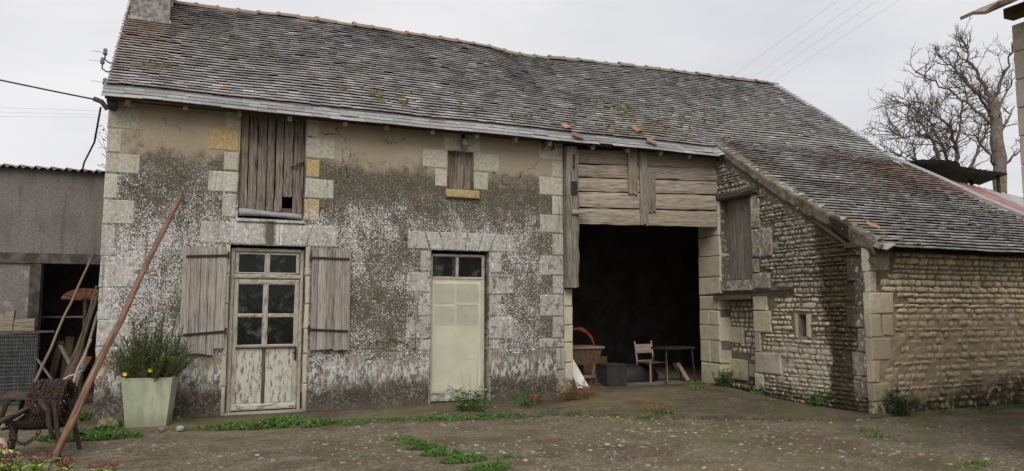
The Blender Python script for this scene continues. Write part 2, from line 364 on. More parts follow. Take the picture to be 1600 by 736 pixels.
def m_planter():
    g = NG('pale_green_planter'); o = g.objco(); n = g.noise(g.vscale(o, (3, 3, .7)), 3, 4); f = g.noise(o, 14, 4, .6)
    col = g.mix(g.mr(n, .35, .65), (.30, .335, .235), (.40, .43, .32)); col = g.mix(g.mul(g.mr(f, .55, .75), .35), col, (.20, .21, .13))
    x, y, z = g.xyz(o); col = g.mix(g.mul(g.mr(g.add(z, g.mul(f, .25)), .42, .12), .6), col, (.17, .15, .10)); col = g.mix(g.mul(g.mr(g.noise(g.vscale(o, (7, 7, .6)), 3, 4, .65), .56, .7), .45), col, (.17, .18, .11))
    return g.done(col, .7, f, .15, .005)
M['planter'] = m_planter()
def m_glass():
    g = NG('dusty_pane'); t = g.node('ShaderNodeBsdfTransparent'); t.inputs[0].default_value = (.35, .36, .37, 1)
    p = g.node('ShaderNodeBsdfPrincipled'); p.inputs['Base Color'].default_value = (.012, .013, .014, 1); p.inputs['Roughness'].default_value = .12
    p.inputs['Specular IOR Level'].default_value = .35
    d = g.noise(g.pos(), 6, 4, .65); g.put(p.inputs['Base Color'], g.mix(g.mr(d, .5, .72), (.012, .013, .014), (.10, .105, .105))); g.put(p.inputs['Roughness'], g.mr(d, .4, .7, .06, .4))
    bp = g.node('ShaderNodeBump'); bp.inputs['Strength'].default_value = .25; bp.inputs['Distance'].default_value = .02; g.put(bp.inputs['Height'], g.noise(g.pos(), 4, 2)); g.nt.links.new(bp.outputs[0], p.inputs['Normal'])
    m = g.node('ShaderNodeMixShader'); m.inputs[0].default_value = .62
    g.nt.links.new(t.outputs[0], m.inputs[1]); g.nt.links.new(p.outputs[0], m.inputs[2]); g.nt.links.new(m.outputs[0], g.out.inputs[0])
    return g.m
M['glass'] = m_glass()
def m_sheet():
    g = NG('milky_plastic'); P = g.pos(); n = g.noise(P, 2.5, 4); f = g.noise(P, 9, 4)
    col = g.mix(g.mr(n, .35, .65), (.53, .52, .41), (.62, .61, .50)); col = g.mix(g.mul(g.mr(f, .6, .75), .35), col, (.28, .27, .18))
    t = g.node('ShaderNodeBsdfTransparent'); p = g.node('ShaderNodeBsdfPrincipled'); g.put(p.inputs['Base Color'], col); p.inputs['Roughness'].default_value = .45
    m = g.node('ShaderNodeMixShader'); m.inputs[0].default_value = .59
    g.nt.links.new(t.outputs[0], m.inputs[1]); g.nt.links.new(p.outputs[0], m.inputs[2]); g.nt.links.new(m.outputs[0], g.out.inputs[0])
    return g.m
M['sheet'] = m_sheet()
M['blindpane'] = m_simple('grey_green_glass', (.22, .26, .26), (.27, .31, .30), 4, .4)
M['doorcream'] = m_simple('cream_door_paint', (.68, .66, .50), (.74, .72, .56), 5, .7)

# ------------------------------------------------------------------ mesh helpers
class MB:
    def __init__(s): s.v = []; s.f = []
    def quad(s, *p):
        b = len(s.v); s.v += [tuple(q) for q in p]; s.f.append(tuple(range(b, b + len(p))))
    def box(s, x0, x1, y0, y1, z0, z1, rot=None, at=None):
        pts = [Vector((x, y, z)) for z in (z0, z1) for y in (y0, y1) for x in (x0, x1)]
        s.hexa(pts, rot, at); return s
    def hexa(s, pts, rot=None, at=None):
        if rot is not None: pts = [rot @ p for p in pts]
        if at is not None: pts = [p + Vector(at) for p in pts]
        b = len(s.v); s.v += [tuple(p) for p in pts]
        s.f += [tuple(b + i for i in q) for q in ((0, 2, 3, 1), (4, 5, 7, 6), (0, 1, 5, 4), (2, 6, 7, 3), (0, 4, 6, 2), (1, 3, 7, 5))]
        return s
    def tube(s, pts, radii, n=6, cap=True):
        pts = [Vector(p) for p in pts]
        if not isinstance(radii, (list, tuple)): radii = [radii] * len(pts)
        rings = []; up = None
        for i, p in enumerate(pts):
            d = (pts[min(i + 1, len(pts) - 1)] - pts[max(i - 1, 0)])
            d = d.normalized() if d.length > 1e-9 else Vector((0, 0, 1))
            if up is None: up = Vector((0, 0, 1)) if abs(d.z) < .9 else Vector((1, 0, 0))
            a = d.cross(up).normalized(); u2 = a.cross(d).normalized(); up = u2
            b = len(s.v)
            for k in range(n):
                t = 2 * PI * k / n; s.v.append(tuple(p + (a * math.cos(t) + u2 * math.sin(t)) * radii[i]))
            rings.append(b)
        for i in range(len(rings) - 1):
            for k in range(n):
                s.f.append((rings[i] + k, rings[i] + (k + 1) % n, rings[i + 1] + (k + 1) % n, rings[i + 1] + k))
        if cap:
            s.f.append(tuple(rings[0] + k for k in reversed(range(n)))); s.f.append(tuple(rings[-1] + k for k in range(n)))
        return s
    def lathe(s, prof, n=12, at=(0, 0, 0)):
        b = len(s.v)
        for r, z in prof:
            for k in range(n):
                t = 2 * PI * k / n; s.v.append((at[0] + r * math.cos(t), at[1] + r * math.sin(t), at[2] + z))
        for i in range(len(prof) - 1):
            for k in range(n):
                s.f.append((b + i * n + k, b + i * n + (k + 1) % n, b + (i + 1) * n + (k + 1) % n, b + (i + 1) * n + k))
        return s
    def mesh(s, name, mat, smooth=False):
        me = bpy.data.meshes.new(name); me.from_pydata(s.v, [], s.f); me.materials.append(mat)
        if smooth: me.polygons.foreach_set('use_smooth', [True] * len(me.polygons))
        me.update(); return me
    def build(s, name, mat, parent=None, loc=(0, 0, 0), rot=(0, 0, 0), smooth=False):
        return add(name, s.mesh(name, M[mat] if isinstance(mat, str) else mat, smooth), parent, loc, rot)
def add(name, me, parent=None, loc=(0, 0, 0), rot=(0, 0, 0), scale=(1, 1, 1)):
    o = bpy.data.objects.new(name, me); C.objects.link(o); o.parent = parent
    o.location = loc; o.rotation_euler = rot; o.scale = scale; return o
def tag(o, label, cat, group=None):
    o['label'] = label; o['category'] = cat
    if group: o['group'] = group
    return o
def thing(name, label, cat, loc=(0, 0, 0), rot=(0, 0, 0), group=None):
    return tag(add(name, None, None, loc, rot), label, cat, group)
def kind(o, k): o['kind'] = k; return o
def lerp(a, b, t): return a + (b - a) * t
def interp(x, tab):
    if x <= tab[0][0]: return tab[0][1]
    for (x0, y0), (x1, y1) in zip(tab, tab[1:]):
        if x <= x1: return lerp(y0, y1, (x - x0) / (x1 - x0))
    return tab[-1][1]
def fnoise(x, y, z=0.0): return mnoise.noise(Vector((x, y, z)))

def block_mesh(name, w, h, d, mat, rng, ch=.007, jit=.004, shear=0.0, sh2=0.0):
    """dressed block: front at y=0, x from 0..w, z 0..h, worn chamfered front edges"""
    b = MB(); j = lambda: rng.uniform(-jit, jit)
    co = [(0, 0), (w, 0), (w + sh2, h), (shear, h)]
    out = [(x + j(), z + j()) for x, z in co]
    cx, cz = w / 2, h / 2
    inn = [(x + (ch if x < cx else -ch) * rng.uniform(.6, 1.8), z + (ch if z < cz else -ch) * rng.uniform(.6, 1.8)) for x, z in out]
    bv = [(x, d, z) for x, z in out] + [(x, ch * .9, z) for x, z in out] + [(x, rng.uniform(-.002, .002), z) for x, z in inn]
    b.v = bv
    for i in range(4):
        k = (i + 1) % 4
        b.f.append((i, k, 4 + k, 4 + i)); b.f.append((4 + i, 4 + k, 8 + k, 8 + i))
    b.f.append((8, 9, 10, 11))
    return b.mesh(name, M[mat])
def plank_mesh(name, L, W, T, mat, rng, n=7, wob=.004, jag0=0.0, jag1=0.0, taper=0.0, bow=0.0):
    """board along local x, width along y, thickness along z; ragged ends, worn edges"""
    b = MB(); m = 5
    for i in range(n + 1):
        t = i / n
        for k in range(m):
            s = k / (m - 1) - .5
            x = t * L
            if i == 0: x += rng.uniform(0, jag0)
            if i == n: x -= rng.uniform(0, jag1)
            w = W * (1 - taper * t)
            y = s * w + (rng.uniform(-wob, wob) if k in (0, m - 1) else 0) + bow * math.sin(PI * t)
            z0 = rng.uniform(-.3, .3) * wob
            zt = T - (T * .18 if k in (0, m - 1) else 0) + rng.uniform(-.5, .5) * wob
            b.v.append((x, y, zt)); b.v.append((x, y, z0))
    idx = lambda i, k, q: (i * m + k) * 2 + q
    for i in range(n):
        for k in range(m - 1):
            b.f.append((idx(i, k, 0), idx(i + 1, k, 0), idx(i + 1, k + 1, 0), idx(i, k + 1, 0)))
            b.f.append((idx(i, k, 1), idx(i, k + 1, 1), idx(i + 1, k + 1, 1), idx(i + 1, k, 1)))
        b.f.append((idx(i, 0, 0), idx(i, 0, 1), idx(i + 1, 0, 1), idx(i + 1, 0, 0)))
        b.f.append((idx(i, m - 1, 0), idx(i + 1, m - 1, 0), idx(i + 1, m - 1, 1), idx(i, m - 1, 1)))
    for k in range(m - 1):
        b.f.append((idx(0, k, 0), idx(0, k + 1, 0), idx(0, k + 1, 1), idx(0, k, 1)))
        b.f.append((idx(n, k, 0), idx(n, k, 1), idx(n, k + 1, 1), idx(n, k + 1, 0)))
    return b.mesh(name, M[mat])
# orientations for boards: face towards -Y
def rot_from(ax, ay, az):
    return Matrix((ax, ay, az)).transposed().to_euler()
UPRIGHT = rot_from((0, 0, 1), (1, 0, 0), (0, -1, 0)) if Matrix(((0, 0, 1), (1, 0, 0), (0, -1, 0))).determinant() > 0 else rot_from((0, 0, 1), (-1, 0, 0), (0, -1, 0))
LYING = rot_from((1, 0, 0), (0, 0, 1), (0, -1, 0))
def line_box(p0, p1, w, h):
    """box beam between two points -> MB"""
    p0, p1 = Vector(p0), Vector(p1); d = (p1 - p0).normalized()
    a = d.cross(Vector((0, 0, 1))); a = a.normalized() if a.length > .05 else Vector((1, 0, 0)); u = a.cross(d).normalized()
    pts = [p + a * sx * w / 2 + u * sz * h / 2 for sz in (-1, 1) for p in (p0, p1) for sx in (-1, 1)]
    return MB().hexa(pts)
def wall_cells(us, vs, solid, fmap, d0, d1, mb=None):
    """wall with openings; fmap(u, v, depth)->xyz; solid(u, v) tested at cell centres"""
    mb = mb or MB(); us = sorted(set(us)); vs = sorted(set(vs)); nu, nv = len(us) - 1, len(vs) - 1
    on = [[solid((us[i] + us[i + 1]) / 2, (vs[j] + vs[j + 1]) / 2) for j in range(nv)] for i in range(nu)]
    ok = lambda i, j: 0 <= i < nu and 0 <= j < nv and on[i][j]
    for i in range(nu):
        for j in range(nv):
            if not on[i][j]: continue
            u0, u1, v0, v1 = us[i], us[i + 1], vs[j], vs[j + 1]
            mb.quad(fmap(u0, v0, d0), fmap(u1, v0, d0), fmap(u1, v1, d0), fmap(u0, v1, d0))
            mb.quad(fmap(u0, v0, d1), fmap(u0, v1, d1), fmap(u1, v1, d1), fmap(u1, v0, d1))
            if not ok(i - 1, j): mb.quad(fmap(u0, v0, d0), fmap(u0, v1, d0), fmap(u0, v1, d1), fmap(u0, v0, d1))
            if not ok(i + 1, j): mb.quad(fmap(u1, v0, d0), fmap(u1, v0, d1), fmap(u1, v1, d1), fmap(u1, v1, d0))
            if not ok(i, j - 1): mb.quad(fmap(u0, v0, d0), fmap(u0, v0, d1), fmap(u1, v0, d1), fmap(u1, v0, d0))
            if not ok(i, j + 1): mb.quad(fmap(u0, v1, d0), fmap(u1, v1, d0), fmap(u1, v1, d1), fmap(u0, v1, d1))
    return mb
rng = random.Random(7)

# ------------------------------------------------------------------ ground
EDGE = [(-1.4, -.75), (.4, -.95), (2.95, -1.23), (5.31, -1.75), (6.0, -2.4), (7.2, -3.05), (8.74, -3.75), (9.3, -3.85)]
def rise(x, y):
    a = max(0, min(1, (x - 5.6) / .8)) * max(0, min(1, (9.6 - x) / .2)) if x < 9.6 else 0
    t = max(0, min(1, (y + 2.2) / 2.2)); return .11 * a * t * t * (3 - 2 * t)
def gh(x, y):
    return rise(x, y) + .012 * fnoise(x * .8, y * .8) + .006 * fnoise(x * 3, y * 3, 4) - (.03 if y > interp(x, EDGE) and -1.4 < x < 9.3 and y < .3 else 0)
gx = [-400, -150, -60, -25, -12] + [-8 + .18 * i for i in range(int(22 / .18))] + [15, 19, 26, 45, 90, 200, 400]
gy = [-400, -150, -60, -30, -18] + [-12 + .18 * i for i in range(int(12.2 / .18))] + [.6, 1.5, 3, 6, 10, 20, 45, 100, 220, 500]
b = MB()
for y in gy:
    for x in gx: b.v.append((x, y, gh(x, y)))
nx = len(gx)
for j in range(len(gy) - 1):
    for i in range(nx - 1): b.f.append((j * nx + i, j * nx + i + 1, (j + 1) * nx + i + 1, (j + 1) * nx + i))
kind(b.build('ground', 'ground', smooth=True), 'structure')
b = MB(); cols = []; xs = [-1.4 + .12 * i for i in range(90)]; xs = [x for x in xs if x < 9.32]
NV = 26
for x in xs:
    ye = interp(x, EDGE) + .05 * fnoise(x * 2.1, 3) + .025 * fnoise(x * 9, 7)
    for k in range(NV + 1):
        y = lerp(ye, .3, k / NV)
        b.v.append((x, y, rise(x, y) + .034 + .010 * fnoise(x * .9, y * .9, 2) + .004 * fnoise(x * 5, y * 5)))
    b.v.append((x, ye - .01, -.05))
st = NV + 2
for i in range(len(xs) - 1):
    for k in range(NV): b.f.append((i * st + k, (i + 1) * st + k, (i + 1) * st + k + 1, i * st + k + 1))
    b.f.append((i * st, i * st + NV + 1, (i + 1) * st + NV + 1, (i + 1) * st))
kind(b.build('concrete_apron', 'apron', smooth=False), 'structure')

# stone chips trodden into the yard
b = MB(); r2 = random.Random(3)
for _ in range(30000):
    x = r2.uniform(-2.5, 13); y = r2.uniform(-8.2, -.1)
    if x < 9.5 and y > 0: continue
    if x > 9.4 and y > -3.7: continue
    dens = .28 + 1.1 * fnoise(x * .6, y * .9, 9) + .5 * fnoise(x * 2.2, y * 2.6, 5) + (.45 if 3.2 < x < 8 and y < -1.8 else 0) - (.4 if y > interp(x, EDGE) else 0)
    if r2.random() > dens: continue
    s = r2.choice((.008, .010, .010, .012, .014, .016, .018, .022, .028, .036)) * r2.uniform(.7, 1.2); z = gh(x, y) + (.038 if (y > interp(x, EDGE) and -1.4 < x < 9.3) else 0)
    n = 5; a0 = r2.uniform(0, 6); base = len(b.v); e = r2.uniform(.5, 1)
    for k in range(n):
        t = a0 + 2 * PI * k / n; q = s * r2.uniform(.7, 1.2); b.v.append((x + q * math.cos(t), y + q * e * math.sin(t), z - .004))
    for k in range(n):
        t = a0 + 2 * PI * k / n; q = s * r2.uniform(.45, .7); b.v.append((x + q * math.cos(t), y + q * e * math.sin(t), z + s * r2.uniform(.15, .35)))
    for k in range(n): b.f.append((base + k, base + (k + 1) % n, base + n + (k + 1) % n, base + n + k))
    b.f.append(tuple(base + n + k for k in range(n)))
o = kind(b.build('stone_chips', 'chip'), 'stuff'); o['label'] = 'pale stone chips scattered over the brown yard'; o['category'] = 'gravel'

# ------------------------------------------------------------------ the farmhouse with its barn
FH = thing('farmhouse', 'long old stone farmhouse and barn under one grey tiled roof', 'farmhouse', (0, 0, 0))
OPEN = [(.50, 1.60, 0, 2.55), (.585, 1.555, 2.95, 4.64), (3.90, 4.37, 3.62, 4.27), (3.63, 4.66, 0, 2.56)]
fm = lambda u, v, d: (u, d, v)
us = [-1.2, 6.09] + [a for q in OPEN for a in q[:2]]; vs = [-.1, 4.70] + [max(a, -.1) for q in OPEN for a in q[2:]]
front = wall_cells(us, vs, lambda u, v: not any(a < u < b2 and c < v < d for a, b2, c, d in OPEN), fm, 0, .45).build('rendered_wall', 'render', FH)
# plinth render between the doors, a finger thick
for x0, x1 in ((-1.195, .47), (1.66, 3.60), (4.69, 6.08)):
    b = MB(); n = int((x1 - x0) / .06)
    for i in range(n + 1):
        x = lerp(x0, x1, i / n); zt = .885 + .012 * fnoise(x * 3, 1) ; yo = -.016 - .006 * fnoise(x * 2, 5)
        b.v += [(x, yo - .004, -.08), (x, yo, zt - .02), (x, yo + .010, zt), (x, .005, zt + .004)]
    for i in range(n):
        for k in range(3): b.f.append((i * 4 + k, (i + 1) * 4 + k, (i + 1) * 4 + k + 1, i * 4 + k + 1))
    b.quad((x0, -.016, -.08), (x0, .005, -.08), (x0, .005, .88), (x0, -.016, .865)); b.quad((x1, -.016, -.08), (x1, -.016, .865), (x1, .005, .88), (x1, .005, -.08))
    b.build('plinth', 'render', FH)
def stone(x0, x1, z0, z1, mat='ashlar', proud=.007, d=.25, parent=None, s0=0.0, s1=0.0, name='dressed_stone'):
    g_ = .006
    me = block_mesh(name, x1 - x0 - 2 * g_, z1 - z0 - 2 * g_, d, mat, rng, ch=.012, jit=.006, shear=s0, sh2=s1)
    return add(name, me, parent or front, (x0 + g_, -proud - rng.uniform(0, .004), z0 + g_))
# left corner
zj = [4.72, 4.49, 4.16, 3.81, 3.51, 3.14, 2.78, 2.33, 1.88, 1.43, 1.06, .90]; rt = [-.85, -.785, -1.01, -.765, -1.03, -.80, -1.02, -.76, -1.04, -.79, -.62]
for i in range(len(zj) - 1): stone(-1.212, rt[i], zj[i + 1], zj[i], proud=.006)
# loft door surround
for q in ((.35, .575, 4.31, 4.62, 0), (.125, .578, 3.965, 4.30, 1), (.35, .578, 3.66, 3.955, 0), (.15, .578, 3.33, 3.65, 0), (.355, .572, 2.95, 3.32, 0),
          (1.565, 1.765, 4.295, 4.62, 0), (1.562, 2.015, 3.95, 4.285, 0), (1.56, 1.785, 3.64, 3.94, 1), (1.56, 2.01, 3.315, 3.63, 0), (1.558, 1.795, 2.955, 3.305, 1)):
    stone(*q[:4], mat='ochre' if q[4] else 'ashlar', d=.3)
# flat arches over the two doors: wedge stones
def arch(bots, tops, z0, z1):
    for (a, b2), (c, d) in zip(zip(bots, bots[1:]), zip(tops, tops[1:])):
        stone(a, b2, z0, z1, proud=.009, s0=c - a, s1=d - b2, d=.3, name='wedge_stone')
arch([.08, .50, .77, 1.2, 1.60, 2.08], [.07, .42, .71, 1.2, 1.70, 2.07], 2.55, 2.885)
arch([3.22, 3.61, 3.84, 4.07, 4.235, 4.47, 4.67, 5.13], [3.21, 3.51, 3.77, 4.06, 4.27, 4.55, 4.80, 5.13], 2.56, 2.87)
# door jambs
for z0, z1 in ((.9, 1.28), (1.28, 1.66), (1.66, 2.1), (2.1, 2.545)):
    stone(.43, .505, z0, z1, 'jamb', d=.3); stone(1.597, 1.68, z0, z1, 'jamb', d=.3)
for z0, z1 in ((0, .45), (.45, .89)): stone(.43, .505, z0, z1, 'jamb', d=.3, proud=.022); stone(1.597, 1.67, z0, z1, 'jamb', d=.3, proud=.022)
for q in ((3.44, 3.632, 2.2, 2.555), (3.22, 3.632, 1.85, 2.19), (3.43, 3.632, 1.47, 1.84), (3.21, 3.632, 1.095, 1.46), (3.45, 3.632, .9, 1.085),
          (4.656, 4.9, 2.19, 2.555), (4.656, 5.13, 1.83, 2.18), (4.656, 4.9, 1.46, 1.82), (4.656, 5.12, 1.07, 1.45), (4.656, 4.86, .9, 1.06)): stone(*q, d=.3)
for z0, z1 in ((-.02, .44), (.44, .89)): stone(3.585, 3.632, z0, z1, d=.3, proud=.022); stone(4.656, 4.705, z0, z1, d=.3, proud=.022)
# small window
for q in ((3.83, 4.50, 4.285, 4.62), (3.46, 3.897, 3.945, 4.272), (3.675, 3.897, 3.63, 3.935), (4.375, 4.855, 3.945, 4.275), (4.372, 4.645, 3.62, 3.93)): stone(*q, d=.3)
stone(3.855, 4.465, 3.45, 3.60, mat='ochre', proud=.06, d=.3, name='window_sill')
# right corner of the house front
zj = [4.72, 4.51, 4.25, 3.94, 3.61, 3.26, 2.92, 2.53, 2.17, 1.84, 1.45, 1.07, .9]; lf = [5.87, 5.61, 5.865, 5.615, 5.86, 5.615, 5.86, 5.615, 5.865, 5.61, 5.86, 5.6]
for i in range(len(zj) - 1): stone(lf[i], 6.095, zj[i + 1], zj[i], d=.3)

# --- windows and doors of the house
def frame_rect(mb, x0, x1, z0, z1, w, y0, y1):
    mb.box(x0, x0 + w, y0, y1, z0, z1); mb.box(x1 - w, x1, y0, y1, z0, z1)
    mb.box(x0 + w, x1 - w, y0 + .002, y1 - .002, z0, z0 + w); mb.box(x0 + w, x1 - w, y0 + .002, y1 - .002, z1 - w, z1); return mb
def bar(name, x0, x1, z0, z1, y0, y1, mat, parent, vert=None):
    """a painted bar or rail as a worn board"""
    vert = (z1 - z0) > (x1 - x0) if vert is None else vert
    if vert: return add(name, plank_mesh(name, z1 - z0, x1 - x0, y1 - y0, mat, rng, 6, .0025), parent, ((x0 + x1) / 2, y1, z0), UPRIGHT)
    return add(name, plank_mesh(name, x1 - x0, z1 - z0, y1 - y0, mat, rng, 6, .0025), parent, (x0, y1, (z0 + z1) / 2), LYING)
# glazed front door with its frame and transom light
DF = bar('door_frame', .515, .575, .02, 2.50, .09, .17, 'frame_paint', FH)
def sub(o, parent):    # keep world placement under a part that is itself placed
    o.parent = parent; o.matrix_parent_inverse = parent.matrix_basis.inverted(); return o
for q in ((1.535, 1.59, .02, 2.50), (.575, 1.535, 2.45, 2.51), (.575, 1.535, 2.04, 2.11)):
    sub(bar('frame_bar', *q, .088, .168, 'frame_paint', None), DF)
TR = bar('transom_window', .585, 1.525, 2.115, 2.14, .11, .15, 'frame_paint', FH)
for q in ((.585, .635, 2.14, 2.44), (1.475, 1.525, 2.14, 2.44), (1.005, 1.085, 2.14, 2.44), (.635, 1.475, 2.41, 2.44)): sub(bar('sash_bar', *q, .108, .152, 'frame_paint', None), TR)
for x0, x1 in ((.637, 1.003), (1.087, 1.473)): sub(MB().box(x0, x1, .128, .132, 2.142, 2.408).build('pane', 'glass'), TR)
DR = add('door', None, FH, (1.05, .13, .06)); DR['label'] = 'cream paint peeling from half-glazed double door'
def dpart(o): o.parent = DR; o.location = Vector(o.location) - Vector(DR.location); return o
for q in ((.58, .645, .07, 2.035), (1.46, 1.53, .07, 2.035), (.995, 1.075, 1.03, 1.96)): dpart(bar('stile', *q, .105, .15, 'frame_paint', None))
for q in ((.645, 1.46, 1.955, 2.035), (.645, 1.46, .99, 1.045), (.645, .995, 1.455, 1.515), (1.075, 1.46, 1.455, 1.515)): dpart(bar('rail', *q, .107, .148, 'frame_paint', None))
dpart(bar('rail', .60, 1.51, .075, .17, .09, .148, 'paint', None)); dpart(bar('weather_board', .62, 1.49, 1.0, 1.03, .06, .148, 'wood_grey', None))
for q in ((.648, 1.008, .175, .985), (1.06, 1.455, .175, .985)): dpart(bar('panel', *q, .112, .14, 'paint', None, True))
dpart(bar('meeting_strip', 1.012, 1.056, .10, .99, .095, .14, 'wood_dark', None))
for x0, x1 in ((.647, .993), (1.077, 1.458)):
    for z0, z1 in ((1.047, 1.453), (1.517, 1.953)): dpart(MB().box(x0, x1, .127, .131, z0, z1).build('pane', 'glass'))
b = MB().box(1.478, 1.512, .092, .106, .80, 1.0); b.tube([(1.495, .09, .92), (1.495, .05, .92), (1.44, .045, .92)], .009); dpart(b.build('door_handle', 'iron'))
MB().box(.49, 1.61, -.05, .3, -.03, .055).build('door_step', 'wood_grey', FH)
# dim room behind the panes
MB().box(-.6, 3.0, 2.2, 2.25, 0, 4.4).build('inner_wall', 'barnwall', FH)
# shutters folded back on the wall
def shutter(x0, x1, z0, z1, hinge_right, label):
    s = add('shutter', None, FH, ((x0 + x1) / 2, 0, z0)); s['label'] = label
    n = 5; ws = [rng.uniform(.8, 1.2) for _ in range(n)]; tot = sum(ws); x = x0
    for k in range(n):
        w = ws[k] / tot * (x1 - x0); drop = rng.uniform(-.012, .012) + (.09 if (hinge_right and k == n - 1) or (not hinge_right and k == 0 and False) else 0)
        L = z1 - z0 - drop - rng.uniform(0, .015)
        o = add('board', plank_mesh('board', L, w - .006, .026, 'wood_grey', rng, 9, .003, .014, .03), s, (x + w / 2 - s.location.x, -.048, drop), UPRIGHT); x += w
    for zz, dz in ((z0 + .29, .045 if hinge_right else -.035), (z1 - .17, .03 if hinge_right else -.01)):
        p0 = (x0 + .05 - s.location.x, -.085, zz - z0); p1 = (x1 + .02 - s.location.x, -.085, zz + dz - z0)
        if not hinge_right: p0 = (x0 - .02 - s.location.x, -.085, zz - z0 - dz); p1 = (x1 - .03 - s.location.x, -.085, zz - z0)
        h = line_box(p0, p1, .012, .034); kn = p1 if hinge_right else p0
        h.tube([(kn[0], -.08, kn[2] - .05), (kn[0], -.08, kn[2] + .05)], .016); h.tube([(kn[0], -.08, kn[2]), (kn[0], .02, kn[2])], .012); h.build('strap_hinge', 'iron', s)
    return s
shutter(-.15, .455, .92, 2.515, True, 'grey board shutter left of the glazed door')
shutter(1.685, 2.29, .945, 2.535, False, 'grey board shutter right of the glazed door')
for x, z in ((1.86, .69), (2.2, .90)):
    MB().tube([(x, 0, z), (x, -.06, z), (x, -.065, z - .045)], .009).build('shutter_stay', 'iron', FH)

# loft door of rotten upright boards, one broken off low down
LD = add('loft_door', None, FH, (1.07, .12, 2.95)); LD['label'] = 'rotten brown upright boards of the loft door with a broken gap'
xs_ = [.592, .715, .85, .985, 1.115, 1.24, 1.385, 1.55]
for k in range(7):
    w = xs_[k + 1] - xs_[k]; z0 = 3.05 + rng.uniform(-.01, .03) + (.25 if k == 5 else 0)
    add('board', plank_mesh('board', 4.63 - z0, w - rng.uniform(.006, .02), .03, 'wood_loft', rng, 11, .006, .05 if k != 5 else .09, .0), LD,
        ((xs_[k] + xs_[k + 1]) / 2 - 1.07, .03, z0 - 2.95), (UPRIGHT[0] if False else UPRIGHT))
for z_ in (.12, 1.3): MB().box(-.46, .46, .04, .075, z_, z_ + .08).build('ledge_board', 'wood_dark', LD)
b = MB().tube([(.28, -.02, .85), (.36, -.05, .87), (.42, -.04, .92), (.47, -.02, .93)], .012); b.build('latch', 'iron', LD)
b = MB(); n = 12
for i in range(n + 1):
    t = i / n; x = lerp(-.47, .46, t); y = lerp(-.10, -.07, t); zt = .155 - .05 * t + .004 * math.sin(9 * t); zb = .045 + .018 * math.sin(PI * t) - .02 * t
    b.v += [(x, y + .012, zt), (x, y - .004, lerp(zt, zb, .5)), (x, y - .012, zb), (x, y + .05, zb - .004)]
for i in range(n):
    for k in range(3): b.f.append((i * 4 + k, (i + 1) * 4 + k, (i + 1) * 4 + k + 1, i * 4 + k + 1))
b.build('zinc_strip', 'zinc', LD, smooth=True)
MB().box(.57, 1.57, -.035, .3, 2.905, 2.948).build('loft_sill', 'ashlar', FH)

# boarded small window
SW = add('board_shutter', None, FH, (4.13, .12, 3.62)); SW['label'] = 'grey boards closing the small upper window'
for k, (a, c) in enumerate(((3.90, 4.06), (4.063, 4.12), (4.125, 4.37))):
    add('board', plank_mesh('board', .66, c - a, .025, 'wood_loft', rng, 6, .003), SW, ((a + c) / 2 - 4.13, .04 if k != 1 else .03, -.01), UPRIGHT)
# lamp over it, iron hooks
LP = add('wall_lamp', None, FH, (4.17, -.01, 4.36))
b = MB().lathe([(.0, .0), (.055, .01), (.068, .05), (.068, .13), (.05, .155), (.0, .158)], 10, (0, -.09, -.04)); b.build('lamp_shade', 'zinc', LP, smooth=True)
MB().lathe([(.035, -.075), (.045, -.055), (.046, -.035), (.0, -.03)], 10, (0, -.09, .0)).build('lamp_glass', 'glassy', LP, smooth=True)
b = MB().tube([(0, 0, .2), (0, -.06, .2), (0, -.09, .1)], .012); b.box(-.03, .03, -.012, .0, .14, .24); b.build('bracket', 'iron', LP)
for x in (5.66, 5.85): MB().tube([(x, 0, 4.56), (x, -.07, 4.55), (x + .01, -.10, 4.50), (x + .01, -.09, 4.44), (x - .03, -.06, 4.42)], .014).build('iron_hook', 'iron', FH)

# second door covered by a milky plastic sheet
D2 = add('sheeted_door', None, FH, (4.13, .14, .1)); D2['label'] = 'pale yellowish plastic sheet over a glazed door'
def d2part(o): o.parent = D2; o.location = Vector(o.location) - Vector(D2.location); return o
for q in ((3.64, 3.69, .05, 2.50), (4.57, 4.625, .05, 2.50)): d2part(bar('frame_bar', *q, .10, .17, 'frame_paint', None))
for q in ((3.69, 4.57, 2.46, 2.51), (3.69, 4.57, 2.07, 2.125)): d2part(bar('frame_bar', *q, .098, .168, 'frame_paint', None))
d2part(bar('sash_bar', 4.10, 4.15, 2.125, 2.46, .11, .15, 'frame_paint', None))
for x0, x1 in ((3.692, 4.098), (4.152, 4.568)): d2part(MB().box(x0, x1, .128, .132, 2.127, 2.458).build('pane', 'glass'))
for q in ((3.70, 3.735, .22, 2.06), (4.525, 4.56, .22, 2.06), (4.085, 4.125, 1.30, 2.0)): d2part(MB().box(q[0], q[1], .135, .17, q[2], q[3]).build('stile', 'doorcream'))
for q in ((3.735, 4.525, 2.0, 2.06), (3.735, 4.085, 1.62, 1.66), (4.125, 4.525, 1.65, 1.69)): d2part(MB().box(q[0], q[1], .137, .168, q[2], q[3]).build('rail', 'doorcream'))
d2part(MB().box(3.735, 4.525, .14, .166, .22, 1.30).build('panel', 'doorcream'))
for x0, x1 in ((3.737, 4.083), (4.127, 4.523)):
    for z0, z1 in ((1.302, 1.618), (1.692, 1.998)): d2part(MB().box(x0, x1, .15, .156, z0, z1).build('pane', 'blindpane'))
b = MB(); n, m_ = 14, 26
for i in range(n + 1):
    for j in range(m_ + 1):
        x = lerp(3.655, 4.60, i / n); z = lerp(.20, 2.075, j / m_); b.v.append((x, .085 + .006 * fnoise(x * 4, z * 2.2), z))
for i in range(n):
    for j in range(m_): b.f.append((i * (m_ + 1) + j, (i + 1) * (m_ + 1) + j, (i + 1) * (m_ + 1) + j + 1, i * (m_ + 1) + j + 1))
d2part(b.build('plastic_sheet', 'sheet', smooth=True))
